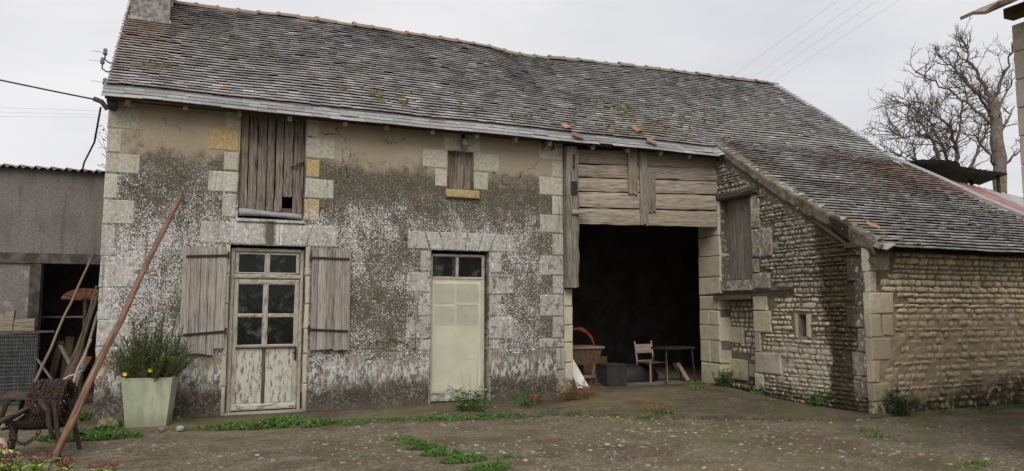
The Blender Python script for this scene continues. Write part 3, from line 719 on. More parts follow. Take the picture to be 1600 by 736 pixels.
d2part(bar('kick_board', 3.66, 4.6, .06, .20, .11, .16, 'paint', None))
MB().box(3.60, 4.69, -.06, .35, -.03, .035).build('door_step', 'shedbeam', FH)

# --- barn front: post, boards, stone jambs
add('post', plank_mesh('post', 2.55, .235, .2, 'wood_post', rng, 14, .012, .02, .0), FH, (6.215, .03, 1.95), UPRIGHT)['label'] = 'tall weathered oak post beside the barn opening'
MB().box(6.165, 6.285, -.188, -.168, 3.62, 3.86).build('iron_plate', 'iron', FH)
MB().box(6.20, 6.23, -.20, -.168, 4.10, 4.35).build('slot_iron', 'iron', FH)
add('wooden_catch', plank_mesh('wooden_catch', .28, .07, .05, 'wood_barn', rng, 4, .004), FH, (6.16, -.175, 3.30), LYING)
add('batten', plank_mesh('batten', 1.25, .05, .03, 'wood_grey', rng, 8, .006, .12, 0), FH, (6.36, .0, 2.35), UPRIGHT)
z = 1.95
for h in (.32, .34, .3, .36, .33, .33):
    stone(6.10, 6.285, z - h, z, 'jamb', proud=-.02, d=.55, parent=FH); z -= h
for h0, h1 in ((.0, .5), (.5, .89)): stone(5.92, 6.098, h0, h1, proud=.024)
zl = [4.50, 4.215, 3.965, 3.705, 3.41, 3.10]; zr_ = [4.62, 4.36, 4.10, 3.83, 3.51, 3.17]
for k in range(5):
    a = math.atan2((zr_[k] + zr_[k + 1]) / 2 - (zl[k] + zl[k + 1]) / 2, 3.15)
    W = (zl[k] - zl[k + 1]) * 1.0
    o = add('barn_board', plank_mesh('barn_board', 3.16, W - .026, .05, 'wood_barn', rng, 16, .008, .01, .01, taper=-.08), FH, (6.335, .0 - .004 * k, (zl[k] + zl[k + 1]) / 2), (LYING[0], LYING[1], LYING[2]))
    o.rotation_euler = rot_from((math.cos(a), 0, math.sin(a)), (-math.sin(a), 0, math.cos(a)), (0, -1, 0))
for x, w, z0, z1, t_ in ((7.52, .20, 3.70, 4.58, .03), (7.76, .17, 3.13, 4.56, -.02), (7.93, .17, 3.38, 4.18, .0)):
    o = add('hanging_board', plank_mesh('hanging_board', z1 - z0, w, .035, 'wood_barn' if w > .18 else 'wood_post', rng, 9, .008, .05, .02), FH, (x, -.062, z0), UPRIGHT)
    o.rotation_euler = rot_from((math.sin(t_), 0, math.cos(t_)), (math.cos(t_) * 1, 0, -math.sin(t_)), (0, 0, 0)) if False else UPRIGHT
MB().box(6.1, 9.5, .08, .28, 4.50, 4.72).build('barn_lintel', 'wood_dark', FH)

# --- side wall of the barn's forward wing (faces left), front wall of the wing
SX = 9.5; FY = -3.55
VERGE = [(-3.95, 2.41), (-3.62, 2.60), (-2.89, 3.01), (-1.46, 3.86), (-.35, 4.60), (.3, 5.02)]       # y -> roof height
VW = [(-.98, -.10, 2.13, 3.70), (-.98, -.02, .0, 1.77), (-2.27, -2.08, 1.12, 1.48)]
def vtop(y): return interp(y, VERGE) - .12
STEP = .06
ys = sorted(set([FY + .0] + [FY + STEP * i for i in range(1, int((.6 - FY) / STEP))] + [.6] + [a for q in VW for a in q[:2]]))
zs = sorted(set([-.15 + STEP * i for i in range(82)] + [a for q in VW for a in q[2:]]))
b = MB(); vid = {}
def sv(y, z):
    k = (round(y, 4), round(z, 4))
    if k not in vid:
        vid[k] = len(b.v); b.v.append((SX + .012 + .014 * fnoise(y * 6, z * 6, 1) + .006 * fnoise(y * 20, z * 20), y, min(z, vtop(y))))
    return vid[k]
def in_open(y, z): return any(q[0] < y < q[1] and q[2] < z < q[3] for q in VW)
for y0, y1 in zip(ys, ys[1:]):
    for z0, z1 in zip(zs, zs[1:]):
        yc, zc = (y0 + y1) / 2, (z0 + z1) / 2
        if in_open(yc, zc) or z0 > vtop(yc): continue
        b.f.append((sv(y0, z0), sv(y0, z1), sv(y1, z1), sv(y1, z0)))
for q in VW:       # reveals
    for (p0, p1) in (((q[0], q[2]), (q[0], q[3])), ((q[0], q[3]), (q[1], q[3])), ((q[1], q[3]), (q[1], q[2])), ((q[1], q[2]), (q[0], q[2]))):
        b.quad((SX + .02, *p0), (SX + .02, *p1), (SX + .5, *p1), (SX + .5, *p0))
side = b.build('side_wall', 'mort_side', FH); side['label'] = 'mossy rubble side wall of the barn wing'
# outline-jittered pillow stones, shared by all rubble pieces
RUB = {}
def rubble_mesh(i, mat):
    key = (i, mat)
    if key in RUB: return RUB[key]
    r = random.Random(100 + i); b = MB(); nu, nv = 4, 3; UU = (-1, -.82 + r.uniform(-.06, .06), r.uniform(-.3, .3), .82 + r.uniform(-.06, .06), 1); VV = (-1, -.66, .66, 1); skew = r.uniform(-.10, .10)
    for j in range(nv + 1):
        for k in range(nu + 1):
            u, v = UU[k], VV[j]
            e = (.30 if abs(u) == 1 or abs(v) == 1 else 1.0)
            cut = 1 - .20 * (abs(u) * abs(v)) ** 2 * r.uniform(.1, 2.0)
            b.v.append((u * .5 * cut + skew * v + r.uniform(-.06, .06), -e * (.8 + r.uniform(-.22, .22)), v * .5 * cut + r.uniform(-.09, .08)))
    for j in range(nv):
        for k in range(nu):
            a = j * (nu + 1) + k; b.f.append((a, a + 1, a + nu + 2, a + nu + 1))
    ring = [k for k in range(nu + 1)] + [j * (nu + 1) + nu for j in range(1, nv + 1)] + [nv * (nu + 1) + k for k in range(nu - 1, -1, -1)] + [j * (nu + 1) for j in range(nv - 1, 0, -1)]
    base = len(b.v)
    for q in ring: x, y, z = b.v[q]; b.v.append((x, 1.0, z))
    for t in range(len(ring)):
        t2 = (t + 1) % len(ring); b.f.append((ring[t], base + t, base + t2, ring[t2]))
    me = b.mesh('rubble_stone', M[mat], smooth=True); RUB[key] = me; return me
PIECES = []     # (score, parent, mat, matrix)
def rubble(parent, mat, to_world, u0, u1, v0, v1, skip, hts, wds, proud, seed, vmax=None):
    r = random.Random(seed); v = v0
    while v < v1:
        h = r.uniform(*hts); u = u0 - r.uniform(0, .15)
        while u < u1:
            w = lerp(wds[0], wds[1], r.random() ** 1.5) * (1.5 if r.random() < .08 else 1)
            a, c = max(u, u0), min(u + w, u1); u += w
            if c - a < .045: continue
            uc, vc = (a + c) / 2, v + h / 2
            if skip(a, c, v, v + h): continue
            p = proud(uc, vc, r)
            m = to_world(uc, vc, r.uniform(-.09, .09), c - a - r.uniform(.018, .036), h - r.uniform(.008, .020), p)
            d = (m.translation - CAM).length
            m = m @ Matrix.Scale(r.uniform(.86, 1.06), 4, (0, 0, 1)); PIECES.append(((c - a) * h / d ** 2, parent, mat, m, r.randrange(14)))
        v += h
def side_tw(u, v, tilt, w, h, p):      # u runs towards the camera along -y
    return Matrix.Translation((SX + .012, -u, v + .012 * fnoise(u * 2.2, v * 1.3))) @ Matrix.Rotation(PI * 1.5, 4, 'Z') @ Matrix.Rotation(tilt, 4, 'Y') @ Matrix.Diagonal((w, p, h, 1))
def front_tw(u, v, tilt, w, h, p):
    return Matrix.Translation((u, FY - .0, v + .012 * fnoise(u * 2.2, v * 1.4))) @ Matrix.Rotation(tilt, 4, 'Y') @ Matrix.Diagonal((w, p, h, 1))
# dressed blocks of the side wall: (y_near, y_far, z0, z1)
SB = [(-.10, .60, z0, z1) for z0, z1 in ((1.86, 2.2), (2.2, 2.62), (2.62, 3.02), (3.02, 3.40), (3.40, 3.72))]
SB += [(-.02, .28, z0, z1) for z0, z1 in ((.52, .95), (1.25, 1.55))] + [(.28, .60, z0, z1) for z0, z1 in ((.52, .95), (1.25, 1.55))]
SB += [(-.02, .60, z0, z1) for z0, z1 in ((.02, .52), (.95, 1.25), (1.55, 1.84))]
SB += [(-1.22, -.985, 3.05, 3.62), (-1.52, -.985, 2.52, 3.04), (-1.16, -.985, 2.24, 2.51), (-1.45, -.985, 1.93, 2.24), (-1.34, -.985, 1.55, 1.82), (-1.42, -.985, 1.15, 1.55),
       (-1.16, -.985, .80, 1.15), (-1.64, -.985, .42, .80), (-1.2, -.985, .12, .42), (-2.08, -1.98, 1.08, 1.50), (-2.36, -2.27, 1.10, 1.50),
       (-3.5, -3.15, 2.0, 2.36), (-3.5, -3.28, 1.62, 2.0), (-3.5, -3.12, 1.28, 1.62), (-3.5, -3.30, .92, 1.28), (-3.5, -3.16, .55, .92), (-3.5, -3.33, .22, .55)]
def side_skip(u0, u1, z0, z1):
    y1, y0 = -u0, -u1
    if z1 > vtop((y0 + y1) / 2) - .14 or y0 < FY + .02: return True
    if -2.0 < y0 and z1 > 1.80 and z0 < 1.92: return True
    for q in VW + SB:
        if min(y1, q[1]) - max(y0, q[0]) > .03 and min(z1, q[3]) - max(z0, q[2]) > .02: return True
    return False
rubble(side, 'rub_side', side_tw, -.55, 3.53, .0, 4.5, side_skip, (.045, .105), (.07, .27), lambda u, v, r: r.uniform(.02, .05) if v > 1.0 else r.uniform(.01, .036), 11)
for q in SB:
    me = block_mesh('dressed_stone', q[1] - q[0] - .008, q[3] - q[2] - .008, .45, 'jamb' if q[1] > -.2 else 'quoin_side', rng, .016, .013)
    add('dressed_stone', me, side, (SX - .022 - rng.uniform(0, .008), q[1] - .004, q[2] + .004), (0, 0, -PI / 2))
# blocked doorway below, board shutter above, lintels
b = wall_cells([-1.05, .05], [-.1, 1.8], lambda u, v: True, lambda u, v, d: (d, u, v), SX + .25, SX + .35); back = b.build('blocked_doorway', 'mort_side', FH)
BB = [(-.42, -.0, .92, 1.24), (-.5, -.0, .22, .62), (-.97, -.55, .30, .55)]
for q in BB:
    me = block_mesh('dressed_stone', q[1] - q[0] - .008, q[3] - q[2] - .008, .1, 'quoin_side', rng, .010, .006); add('dressed_stone', me, back, (SX + .215, q[1], q[2]), (0, 0, -PI / 2))
def back_tw(u, v, tilt, w, h, p): return Matrix.Translation((.25, 0, 0)) @ side_tw(u, v, tilt, w, h, p)
rubble(back, 'rub_side', back_tw, .03, .97, .05, 1.75, lambda a, c, z0, z1: any(min(-a, q[1]) - max(-c, q[0]) > .03 and min(z1, q[3]) - max(z0, q[2]) > .02 for q in BB), (.08, .13), (.1, .2), lambda u, v, r: r.uniform(.02, .04), 17)
NS = add('plank_shutter', None, FH, (SX + .2, -.5, 2.13)); NS['label'] = 'dark upright boards closing the recess in the side wall'
SIDEUP = rot_from((0, 0, 1), (0, -1, 0), (-1, 0, 0)) if Matrix(((0, 0, 1), (0, -1, 0), (-1, 0, 0))).determinant() > 0 else rot_from((0, 0, 1), (0, 1, 0), (-1, 0, 0))
for k in range(5):
    y = -.98 + .22 * k + .1
    add('board', plank_mesh('board', 1.6, .21, .03, 'wood_post', rng, 8, .005, .03, 0), NS, (.02, y + .5, 0), SIDEUP)
o = add('recess_lintel', plank_mesh('recess_lintel', 1.3, .13, .12, 'wood_dark', rng, 8, .014, .02, .02), FH, (SX + .06, .10, 3.765), rot_from((0, -1, 0), (0, 0, 1), (-1, 0, 0)) if Matrix(((0, -1, 0), (0, 0, 1), (-1, 0, 0))).determinant() > 0 else rot_from((0, -1, 0), (0, 0, -1), (-1, 0, 0)))
o = add('iron_rail', line_box((SX - .05, .08, 1.86), (SX - .05, -2.0, 1.90), .05, .032).mesh('iron_rail', M['iron']), FH); o['label'] = 'long rusty rail over the blocked doorway'
b = line_box((SX - .06, .07, 1.79), (SX - .06, -.96, 1.80), .05, .07); b.build('door_lintel', 'wood_dark', FH)
MB().box(SX - .02, SX + .5, -.99, -.02, 1.93, 2.12).build('recess_sill', 'quoin_side', FH)
# cement fillet along the sloping roof edge
segs = [(.02, .34), (-.40, .26), (-1.46, .30), (-2.3, .34), (-2.89, .30), (-3.25, .36), (-3.68, .30)]
for i in range(len(segs) - 1):
    (ya, ha), (yb, hb) = segs[i], segs[i + 1]; b = MB(); n = 5
    pts = []
    for k in range(n + 1):
        y = lerp(ya - .004, yb + .004, k / n); h = lerp(ha, hb, k / n) - .04 + .06 * fnoise(y * 4, i); zt = interp(y, VERGE) + .085
        xo = SX - .055 + .012 * fnoise(y * 3, 8)
        b.v += [(xo + .012, y, zt), (xo, y, zt - .03), (xo + .005, y, zt - h * .7), (xo + .055, y, zt - h), (SX + .2, y, zt - h), (SX + .2, y, zt)]
    for k in range(n):
        for e in range(5): b.f.append((k * 6 + e, (k + 1) * 6 + e, (k + 1) * 6 + e + 1, k * 6 + e + 1))
        b.f.append((k * 6 + 5, (k + 1) * 6 + 5, (k + 1) * 6, k * 6))
    b.f.append(tuple(range(6))); b.f.append(tuple(n * 6 + e for e in reversed(range(6))))
    b.build('verge_fillet', 'fillet' if i != 4 else 'iron', FH)

# front wall of the wing
b = MB(); xs = [SX + .02 + .06 * i for i in range(106)]; zs = [-.15 + .06 * i for i in range(46)]
for x in xs:
    for z in zs:
        smear = max(0, min(1, (1.75 - z + .25 * fnoise(x * 1.6, z * 1.6)) / .3)); b.v.append((x, FY - .002 - .016 * smear - (.012 + .010 * smear) * fnoise(x * 7, z * 7, 3) - .006 * fnoise(x * 22, z * 22), min(z, 2.54)))
for i in range(len(xs) - 1):
    for j in range(len(zs) - 1):
        a = i * len(zs) + j; b.f.append((a, a + len(zs), a + len(zs) + 1, a + 1))
wing = b.build('wing_wall', 'mort_front', FH); wing['label'] = 'buff rubble wall under the low eaves of the wing'
FB = [(9.5, 9.97, 2.17, 2.56), (9.5, 9.67, 1.84, 2.17), (9.5, 10.0, 1.51, 1.84), (9.5, 9.72, 1.15, 1.51), (9.5, 9.91, .81, 1.15), (9.5, 9.64, .47, .81), (9.5, 9.86, .20, .47), (9.5, 9.75, -.1, .2), (9.73, 9.96, 1.17, 1.5)]
for k, q in enumerate(FB):
    me = block_mesh('dressed_stone', q[1] - q[0] - .008, q[3] - q[2] - .008, .12, 'rub_front' if k == 8 else 'quoin_front', rng, .016, .012)
    add('dressed_stone', me, wing, (q[0] - .026 if q[0] == 9.5 else q[0], FY - .03 - rng.uniform(0, .012), q[2] + .004))
def front_skip(a, c, z0, z1):
    return z1 > 2.56 or any(min(c, q[1]) - max(a, q[0]) > .025 and min(z1, q[3]) - max(z0, q[2]) > .02 for q in FB)
rubble(wing, 'rub_front', front_tw, 9.52, 15.7, .0, 2.54, front_skip, (.062, .13), (.08, .30), lambda u, v, r: r.uniform(.030, .058) if v + .12 * fnoise(u * 1.6, v) > 1.6 else max(.006, r.gauss(.034, .016)), 23)
# biggest in the picture become stones of their own, the rest one mass for each wall
def in_frame(m):
    p = m.translation; return not (abs(p.y - FY) < .2 and p.x > 12.95)
PIECES.sort(key=lambda q: -q[0] * (1 if in_frame(q[3]) else 0))
rest = {}
for i, (sc, parent, mat, m, var) in enumerate(PIECES):
    if i < 300 and in_frame(m):
        o = add('rubble_stone', rubble_mesh(var, mat), parent); o.matrix_basis = m
    else:
        mb = rest.setdefault((parent.name, mat), (parent, MB()))[1]; me = rubble_mesh(var, mat); base = len(mb.v)
        mb.v += [tuple(m @ v.co) for v in me.vertices]; mb.f += [tuple(base + k for k in p.vertices) for p in me.polygons]
for (pn, mat), (parent, mb) in rest.items(): kind(mb.build('rubble_stones', mat, parent, smooth=True), 'stuff')
MB().box(9.45, 15.9, FY - .02, FY + .4, 2.54, 2.62).build('wall_plate', 'wood_dark', FH)

# --- remaining walls that close the building
b = MB(); b.box(-1.19, -.8, .45, 5.5, -.1, 4.9); b.v += [(-1.19, .0, 4.7), (-1.19, 5.5, 4.7), (-1.19, 2.75, 7.05)]; b.f.append((len(b.v) - 3, len(b.v) - 2, len(b.v) - 1)); b.build('gable_wall', 'shedwall', FH)
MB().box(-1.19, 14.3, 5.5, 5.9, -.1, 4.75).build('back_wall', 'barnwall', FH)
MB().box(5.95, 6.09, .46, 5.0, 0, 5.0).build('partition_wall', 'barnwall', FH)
b = MB().box(13.9, 14.2, .6, 5.5, -.1, 4.8); b.v += [(13.9, 0, 4.7), (13.9, 5.5, 4.7), (13.9, 2.75, 7.1)]; b.f.append((len(b.v) - 3, len(b.v) - 2, len(b.v) - 1)); b.build('end_wall', 'barnwall', FH)
MB().box(15.5, 15.75, FY + .1, 2.0, -.1, 2.5).build('wing_end_wall', 'barnwall', FH)
MB().box(SX + .35, 14.2, .55, .65, 0, 4.7).build('inner_partition', 'barnwall', FH)
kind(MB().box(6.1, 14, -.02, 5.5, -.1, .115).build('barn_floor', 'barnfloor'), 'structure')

# ------------------------------------------------------------------ roof
RIDGE = [(-1.3, 7.13), (-.58, 7.13), (.69, 7.16), (2.13, 7.21), (3.95, 7.20), (5.66, 7.17), (6.27, 7.10), (7.0, 7.10), (7.85, 7.16), (9.57, 7.22), (11.43, 7.26), (13.65, 7.30), (15, 7.30)]
RX = [(-4.2, 15.7), (-2.3, 15.25), (-.7, 15.0), (0, 14.75), (1.5, 14.3), (2.75, 13.75)]
def zroof(x, y):
    zr = interp(x, RIDGE); main = lerp(4.52, zr, (y + .35) / 3.1) + .02 * fnoise(x * .7, y * .9, 2)
    if x > 9.3 and y < .7:
        t = max(0, min(1, (x - 9.3) / .25)); cat = (interp(y, VERGE) if y < .3 else 5.02 + .70 * (y - .3)) + .012 * fnoise(x * .9, y * 1.1, 6)
        q = max(0, min(1, (.7 - y) / .9)); q = q * q * (3 - 2 * q)
        return lerp(main, cat, t * q)
    return main
ROOF = add('roof', None, FH, (0, 0, 4.5))
def rpart(o): o.parent = ROOF; o.location = Vector(o.location) - Vector((0, 0, 4.5)); return o
# boarding below the tiles: main slope, wing slope, hidden back slope
b = MB()
def deck(x0, x1f, y0, y1, nx_, ny_, off):
    base = len(b.v)
    for j in range(ny_ + 1):
        y = lerp(y0, y1, j / ny_)
        for i in range(nx_ + 1):
            x = lerp(x0, x1f(y), i / nx_); b.v.append((x, y, zroof(x, y) + off))
    for j in range(ny_):
        for i in range(nx_): a = base + j * (nx_ + 1) + i; b.f.append((a, a + 1, a + nx_ + 2, a + nx_ + 1))
deck(-1.23, lambda y: interp(y, RX), -.30, 2.75, 90, 20, -.006); deck(-1.23, lambda y: interp(y, RX), -.30, 2.75, 90, 20, -.05)
deck(9.47, lambda y: interp(y, RX) , -3.84, -.30, 40, 24, -.006)
deck(9.55, lambda y: interp(y, RX) , -3.80, -.30, 40, 24, -.05)
b.quad((-1.23, 2.75, 7.12), (13.75, 2.75, 7.28), (14.2, 6.1, 4.5), (-1.23, 6.1, 4.5))
b.quad((-1.23, -.30, zroof(-1.23, -.3) - .006), (9.45, -.30, zroof(9.4, -.3) - .006), (9.45, -.30, zroof(9.4, -.3) - .05), (-1.23, -.30, zroof(-1.23, -.3) - .05))
rpart(b.build('roof_boarding', 'wood_dark'))
# tiles: every course laid tile by tile
r3 = random.Random(21)
def slope_frame(x, y):
    e = .03; p = Vector((x, y, zroof(x, y))); t = (Vector((x, y + e, zroof(x, y + e))) - Vector((x, y - e, zroof(x, y - e)))).normalized()
    s = Vector((1, 0, (zroof(x + .05, y) - zroof(x - .05, y)) / .1)).normalized(); n = s.cross(t).normalized(); return p, s, t, n
TILES = []
def lay(x0f, x1f, y_list, w, length, th, tail, head, jit, lift=0.0):
    for row, y in enumerate(y_list):
        x = x0f(y) - (w / 2 if row % 2 else 0) + r3.uniform(-.01, .01); x1 = x1f(y)
        while x < x1:
            ww = w * r3.uniform(.93, 1.04); a = max(x, x0f(y) - r3.uniform(0, .012)); c = min(x + ww, x1 + r3.uniform(0, .012)); x += ww
            if c - a < .05: continue
            xm = (a + c) / 2
            wav = .012 * fnoise(xm * 1.1, row * .35, 5)
            p, s, t, n = slope_frame(xm, y + wav * .8)
            dz = .012 * (1 + fnoise(xm * .8, row * .2, 1)) + lift
            tl = tail + dz * .5 + r3.uniform(-.003, .003) + (r3.uniform(0, .012) if r3.random() < .07 else 0)
            sk = r3.uniform(-jit, jit); slip = -r3.uniform(0, .01) if r3.random() > .03 else -r3.uniform(.01, .035)
            hw = (c - a) / 2 - .0018
            TILES.append((p, s, t, n, hw, length, th, tl, head + lift, sk, slip))
def ysteps(y0, y1, expo, f):
    out = []; y = y0
    while y < y1:
        out.append(y); t = slope_frame(f, y)[2]; y += expo * t.y
    return out
XL = lambda y: -1.245 + .03 * max(0, (.4 - y)) * -1
lay(lambda y: -1.24, lambda y: interp(y, RX) if y > -.2 else 9.43, ysteps(-.085, 2.72, .1005, 3.0), .168, .21, .0115, .060, .003, .008)
lay(lambda y: 9.50, lambda y: interp(y, RX), ysteps(-3.90, -.12, .128, 12.0), .185, .265, .014, .072, .003, .012)
def tile_pts(T):
    p, s, t, n, hw, L, th, tl, hd, sk, slip = T
    pts = []
    for k, q in enumerate(((-1, 0), (1, 0), (1, 1), (-1, 1))):
        off = tl if q[1] == 0 else hd
        yy = slip + (sk * q[0] if q[1] == 0 else 0) + q[1] * L
        base = p + s * (q[0] * hw) + t * yy + n * off; pts.append((base, base + n * th))
    o = [pts[0][0], pts[1][0], pts[3][0], pts[2][0], pts[0][1], pts[1][1], pts[3][1], pts[2][1]]
    return o
TM = MB().hexa([Vector((x, y, z)) for z in (0, .0125) for y in (0, .21) for x in (-.082, .082)]).mesh('roof_tile', M['tile'])
score = sorted(range(len(TILES)), key=lambda i: (TILES[i][0] - CAM).length + (50 if TILES[i][4] < .07 or TILES[i][0].x > 12.9 else 0) - (2.2 if TILES[i][5] > .25 else 0))
solo = set(score[:300]); mb = MB()
for i, T in enumerate(TILES):
    if i in solo:
        p, s, t, n, hw, L, th, tl, hd, sk, slip = T
        y_ax = (t * L + n * (hd - tl)).normalized(); x_ax = (s + t * (sk / hw)).normalized(); z_ax = x_ax.cross(y_ax).normalized(); x_ax = y_ax.cross(z_ax).normalized()
        m = Matrix((x_ax, y_ax, z_ax)).transposed().to_4x4() @ Matrix.Diagonal((hw / .082, L / .21, th / .0125, 1)); m.translation = p + t * slip + n * tl - Vector((0, 0, 4.5))
        o = add('roof_tile', TM, ROOF); o.matrix_basis = m
    else: mb.hexa(tile_pts(T))
rpart(kind(mb.build('roof_tiles', 'tile'), 'stuff'))
# slate courses along the eaves
SL = []; TILES = []
for row, y in enumerate((-.345, -.262, -.178, -.094)):
    lay(lambda y_: -1.27, lambda y_: 9.47, [y], .285 if row % 2 else .27, .22, .007, .018 - .004 * (row == 0), .004, .003)
    SL += TILES; TILES = []
TS = MB().hexa([Vector((x, y, z)) for z in (0, .007) for y in (0, .22) for x in (-.14, .14)]).mesh('eave_slate', M['slate'])
for T in SL:
    p, s, t, n, hw, L, th, tl, hd, sk, slip = T
    y_ax = (t * L + n * (hd - tl)).normalized(); x_ax = s; z_ax = x_ax.cross(y_ax).normalized(); x_ax = y_ax.cross(z_ax).normalized()
    m = Matrix((x_ax, y_ax, z_ax)).transposed().to_4x4() @ Matrix.Diagonal((hw / .14, L / .22, 1, 1)); m.translation = p + t * slip + n * tl - Vector((0, 0, 4.5))
    o = add('eave_slate', TS, ROOF); o.matrix_basis = m
# ridge tiles with mortar collars
def ridge_mesh():
    b = MB(); n = 7
    for i, x in enumerate((0, .36)):
        for k in range(n):
            a = PI * (k / (n - 1)) ; b.v.append((x, -.11 * math.cos(a), .085 * math.sin(a) - .02))
    for k in range(n - 1): b.f.append((k, n + k, n + k + 1, k + 1))
    base = len(b.v)
    for i, (x, q) in enumerate(((-.035, 1.04), (-.02, 1.16), (.02, 1.2), (.045, 1.05))):
        for k in range(n): a = PI * k / (n - 1); b.v.append((x, -.11 * q * math.cos(a), .085 * q * math.sin(a) - .02 + (.012 if k == 3 and i in (1, 2) else 0)))
    for i in range(3):
        for k in range(n - 1): a = base + i * n + k; b.f.append((a, a + n, a + n + 1, a + 1))
    return b.mesh('ridge_tile', M['terracotta'], True)
RM = ridge_mesh(); x = -.5
while x < 13.5:
    z0, z1 = interp(x, RIDGE), interp(x + .36, RIDGE); a = math.atan2(z1 - z0, .36)
    o = add('ridge_tile', RM, ROOF, (x, 2.75 + rng.uniform(-.015, .015), z0 - 4.5 + .035 + rng.uniform(-.008, .012)), (rng.uniform(-.08, .08), -a + rng.uniform(-.02, .02), rng.uniform(-.03, .03)), (1, rng.uniform(.9, 1.15), rng.uniform(.9, 1.15))); x += .365
# rafter ends under the eaves
for k in range(15):
    x = -.9 + .74 * k + rng.uniform(-.08, .08)
    if x > 9.4: continue
    y0, y1 = -.27, .5; rpart(line_box((x, y0, zroof(x, y0) - .10), (x, y1, zroof(x, y1) - .10), .065, .085).build('rafter_end', 'wood_barn'))
o = line_box((-1.2, .02, 4.66), (6.1, .02, 4.66), .12, .2).build('wall_plate', 'wood_dark', FH)
# moss cushions
b = MB(); r4 = random.Random(5)
def moss(x, y, sx, sy, h):
    p, s, t, n = slope_frame(x, y); base = len(b.v); N = 7; p = p + n * .066
    for ring in range(3):
        q = (1, .72, .3)[ring]
        for k in range(N):
            a = 2 * PI * k / N; rr = q * r4.uniform(.75, 1.2); b.v.append(tuple(p + s * (sx * rr * math.cos(a)) + t * (sy * rr * math.sin(a)) + n * (h * (0, .7, 1)[ring] * r4.uniform(.7, 1.2))))
    for ring in range(2):
        for k in range(N): b.f.append((base + ring * N + k, base + ring * N + (k + 1) % N, base + (ring + 1) * N + (k + 1) % N, base + (ring + 1) * N + k))
    b.f.append(tuple(base + 2 * N + k for k in range(N)))
for cx, cy, n_, sp in ((-.68, .55, 6, .12), (1.2, 1.3, 4, .1), (2.9, .35, 12, .3), (2.4, 1.1, 5, .12), (3.3, .25, 6, .25), (4.6, .25, 7, .4), (7.6, .75, 16, .45), (8.6, .55, 22, .7), (9.6, .7, 14, .5), (10.2, 1.0, 8, .4), (8.1, 1.0, 8, .4),
                       (13.8, -1.9, 12, .4), (14.6, -2.4, 14, .5), (13.2, -2.8, 8, .4), (12.4, -3.3, 8, .5), (14.2, -3.3, 10, .5), (12.2, -1.2, 6, .3), (10.0, -3.75, 8, .3), (9.55, -1.2, 10, .05), (9.55, -2.2, 8, .05), (5.2, .1, 6, .3), (6.6, .3, 6, .4), (.4, 2.0, 3, .2), (6.3, 2.5, 8, .35)):
    for _ in range(n_):
        for q in range(3):
            x = cx + r4.gauss(0, sp); y = cy + r4.gauss(0, sp * .4)
            if x > 9.45 and -3.85 < y or y > -.05:
                w = r4.uniform(.02, .06); moss(x, min(y, 2.7), w, w * .5, r4.uniform(.012, .03))
rpart(kind(b.build('roof_moss', 'moss', smooth=True), 'stuff'))
# chimney on the left gable
CH = add('chimney', None, FH, (-.85, 2.4, 6.4))
b = MB(); nn = 8
for j, z in enumerate((0, .25, .5, .75, 1.1, 1.5)):
    for k in range(4):
        sx, sy = ((-1, -1), (1, -1), (1, 1), (-1, 1))[k]; b.v.append((sx * .305 + .012 * fnoise(j, k), sy * .47 + .012 * fnoise(j, k, 3), z))
for j in range(5):
    for k in range(4): b.f.append((j * 4 + k, j * 4 + (k + 1) % 4, (j + 1) * 4 + (k + 1) % 4, (j + 1) * 4 + k))
b.f.append((20, 21, 22, 23)); b.build('stack', 'chimney', CH)
b = MB().box(-.33, .33, -.52, -.46, .02, .14); b.build('mortar_flashing', 'chimney', CH, (0, 0, 0))

# ------------------------------------------------------------------ loose tiles on the roof
def loose_tile(x, y, rz, lift, mat, label):
    p, s, t, n = slope_frame(x, y); m = Matrix((s, t, n)).transposed() @ Matrix.Rotation(rz, 3, 'Z') @ Matrix.Rotation(lift, 3, 'X')
    b = MB(); N = 5
    for j in range(2):
        for k in range(N):
            u = k / (N - 1) - .5; zc = .018 * (1 - 4 * u * u)
            b.v += [(u * .16, (j - .5) * .21, zc), (u * .16, (j - .5) * .21, zc + .013)]
    for k in range(N - 1):
        a, c = k * 2, (N + k) * 2
        b.f += [(a + 1, a + 3, c + 3, c + 1), (a, c, c + 2, a + 2), (a, a + 2, a + 3, a + 1), (c, c + 1, c + 3, c + 2)]
    b.f += [(0, 1, N * 2 + 1, N * 2), ((N - 1) * 2, (2 * N - 1) * 2, (2 * N - 1) * 2 + 1, (N - 1) * 2 + 1)]
    o = b.build('loose_tile', mat, None, p + n * .075, m.to_euler()); return tag(o, label, 'roof tile', 'loose tiles on the roof')
loose_tile(6.15, .02, .1, -.1, 'redtile', 'small bare red tile in the roof above the oak post')
loose_tile(6.25, -.22, 1.35, .1, 'pinktile', 'slipped brown tile lying askew on the slate eaves above the oak post')
loose_tile(7.85, -.19, .9, .05, 'pinktile', 'curved tan tile lying on the slate eaves above the hanging boards')
loose_tile(10.05, -3.15, .9, .1, 'redtile', 'pink red tile loose at the lower corner of the wing roof')
loose_tile(7.75, .16, .2, -.06, 'redtile', 'orange tile showing in the mossy roof courses over the barn boards')

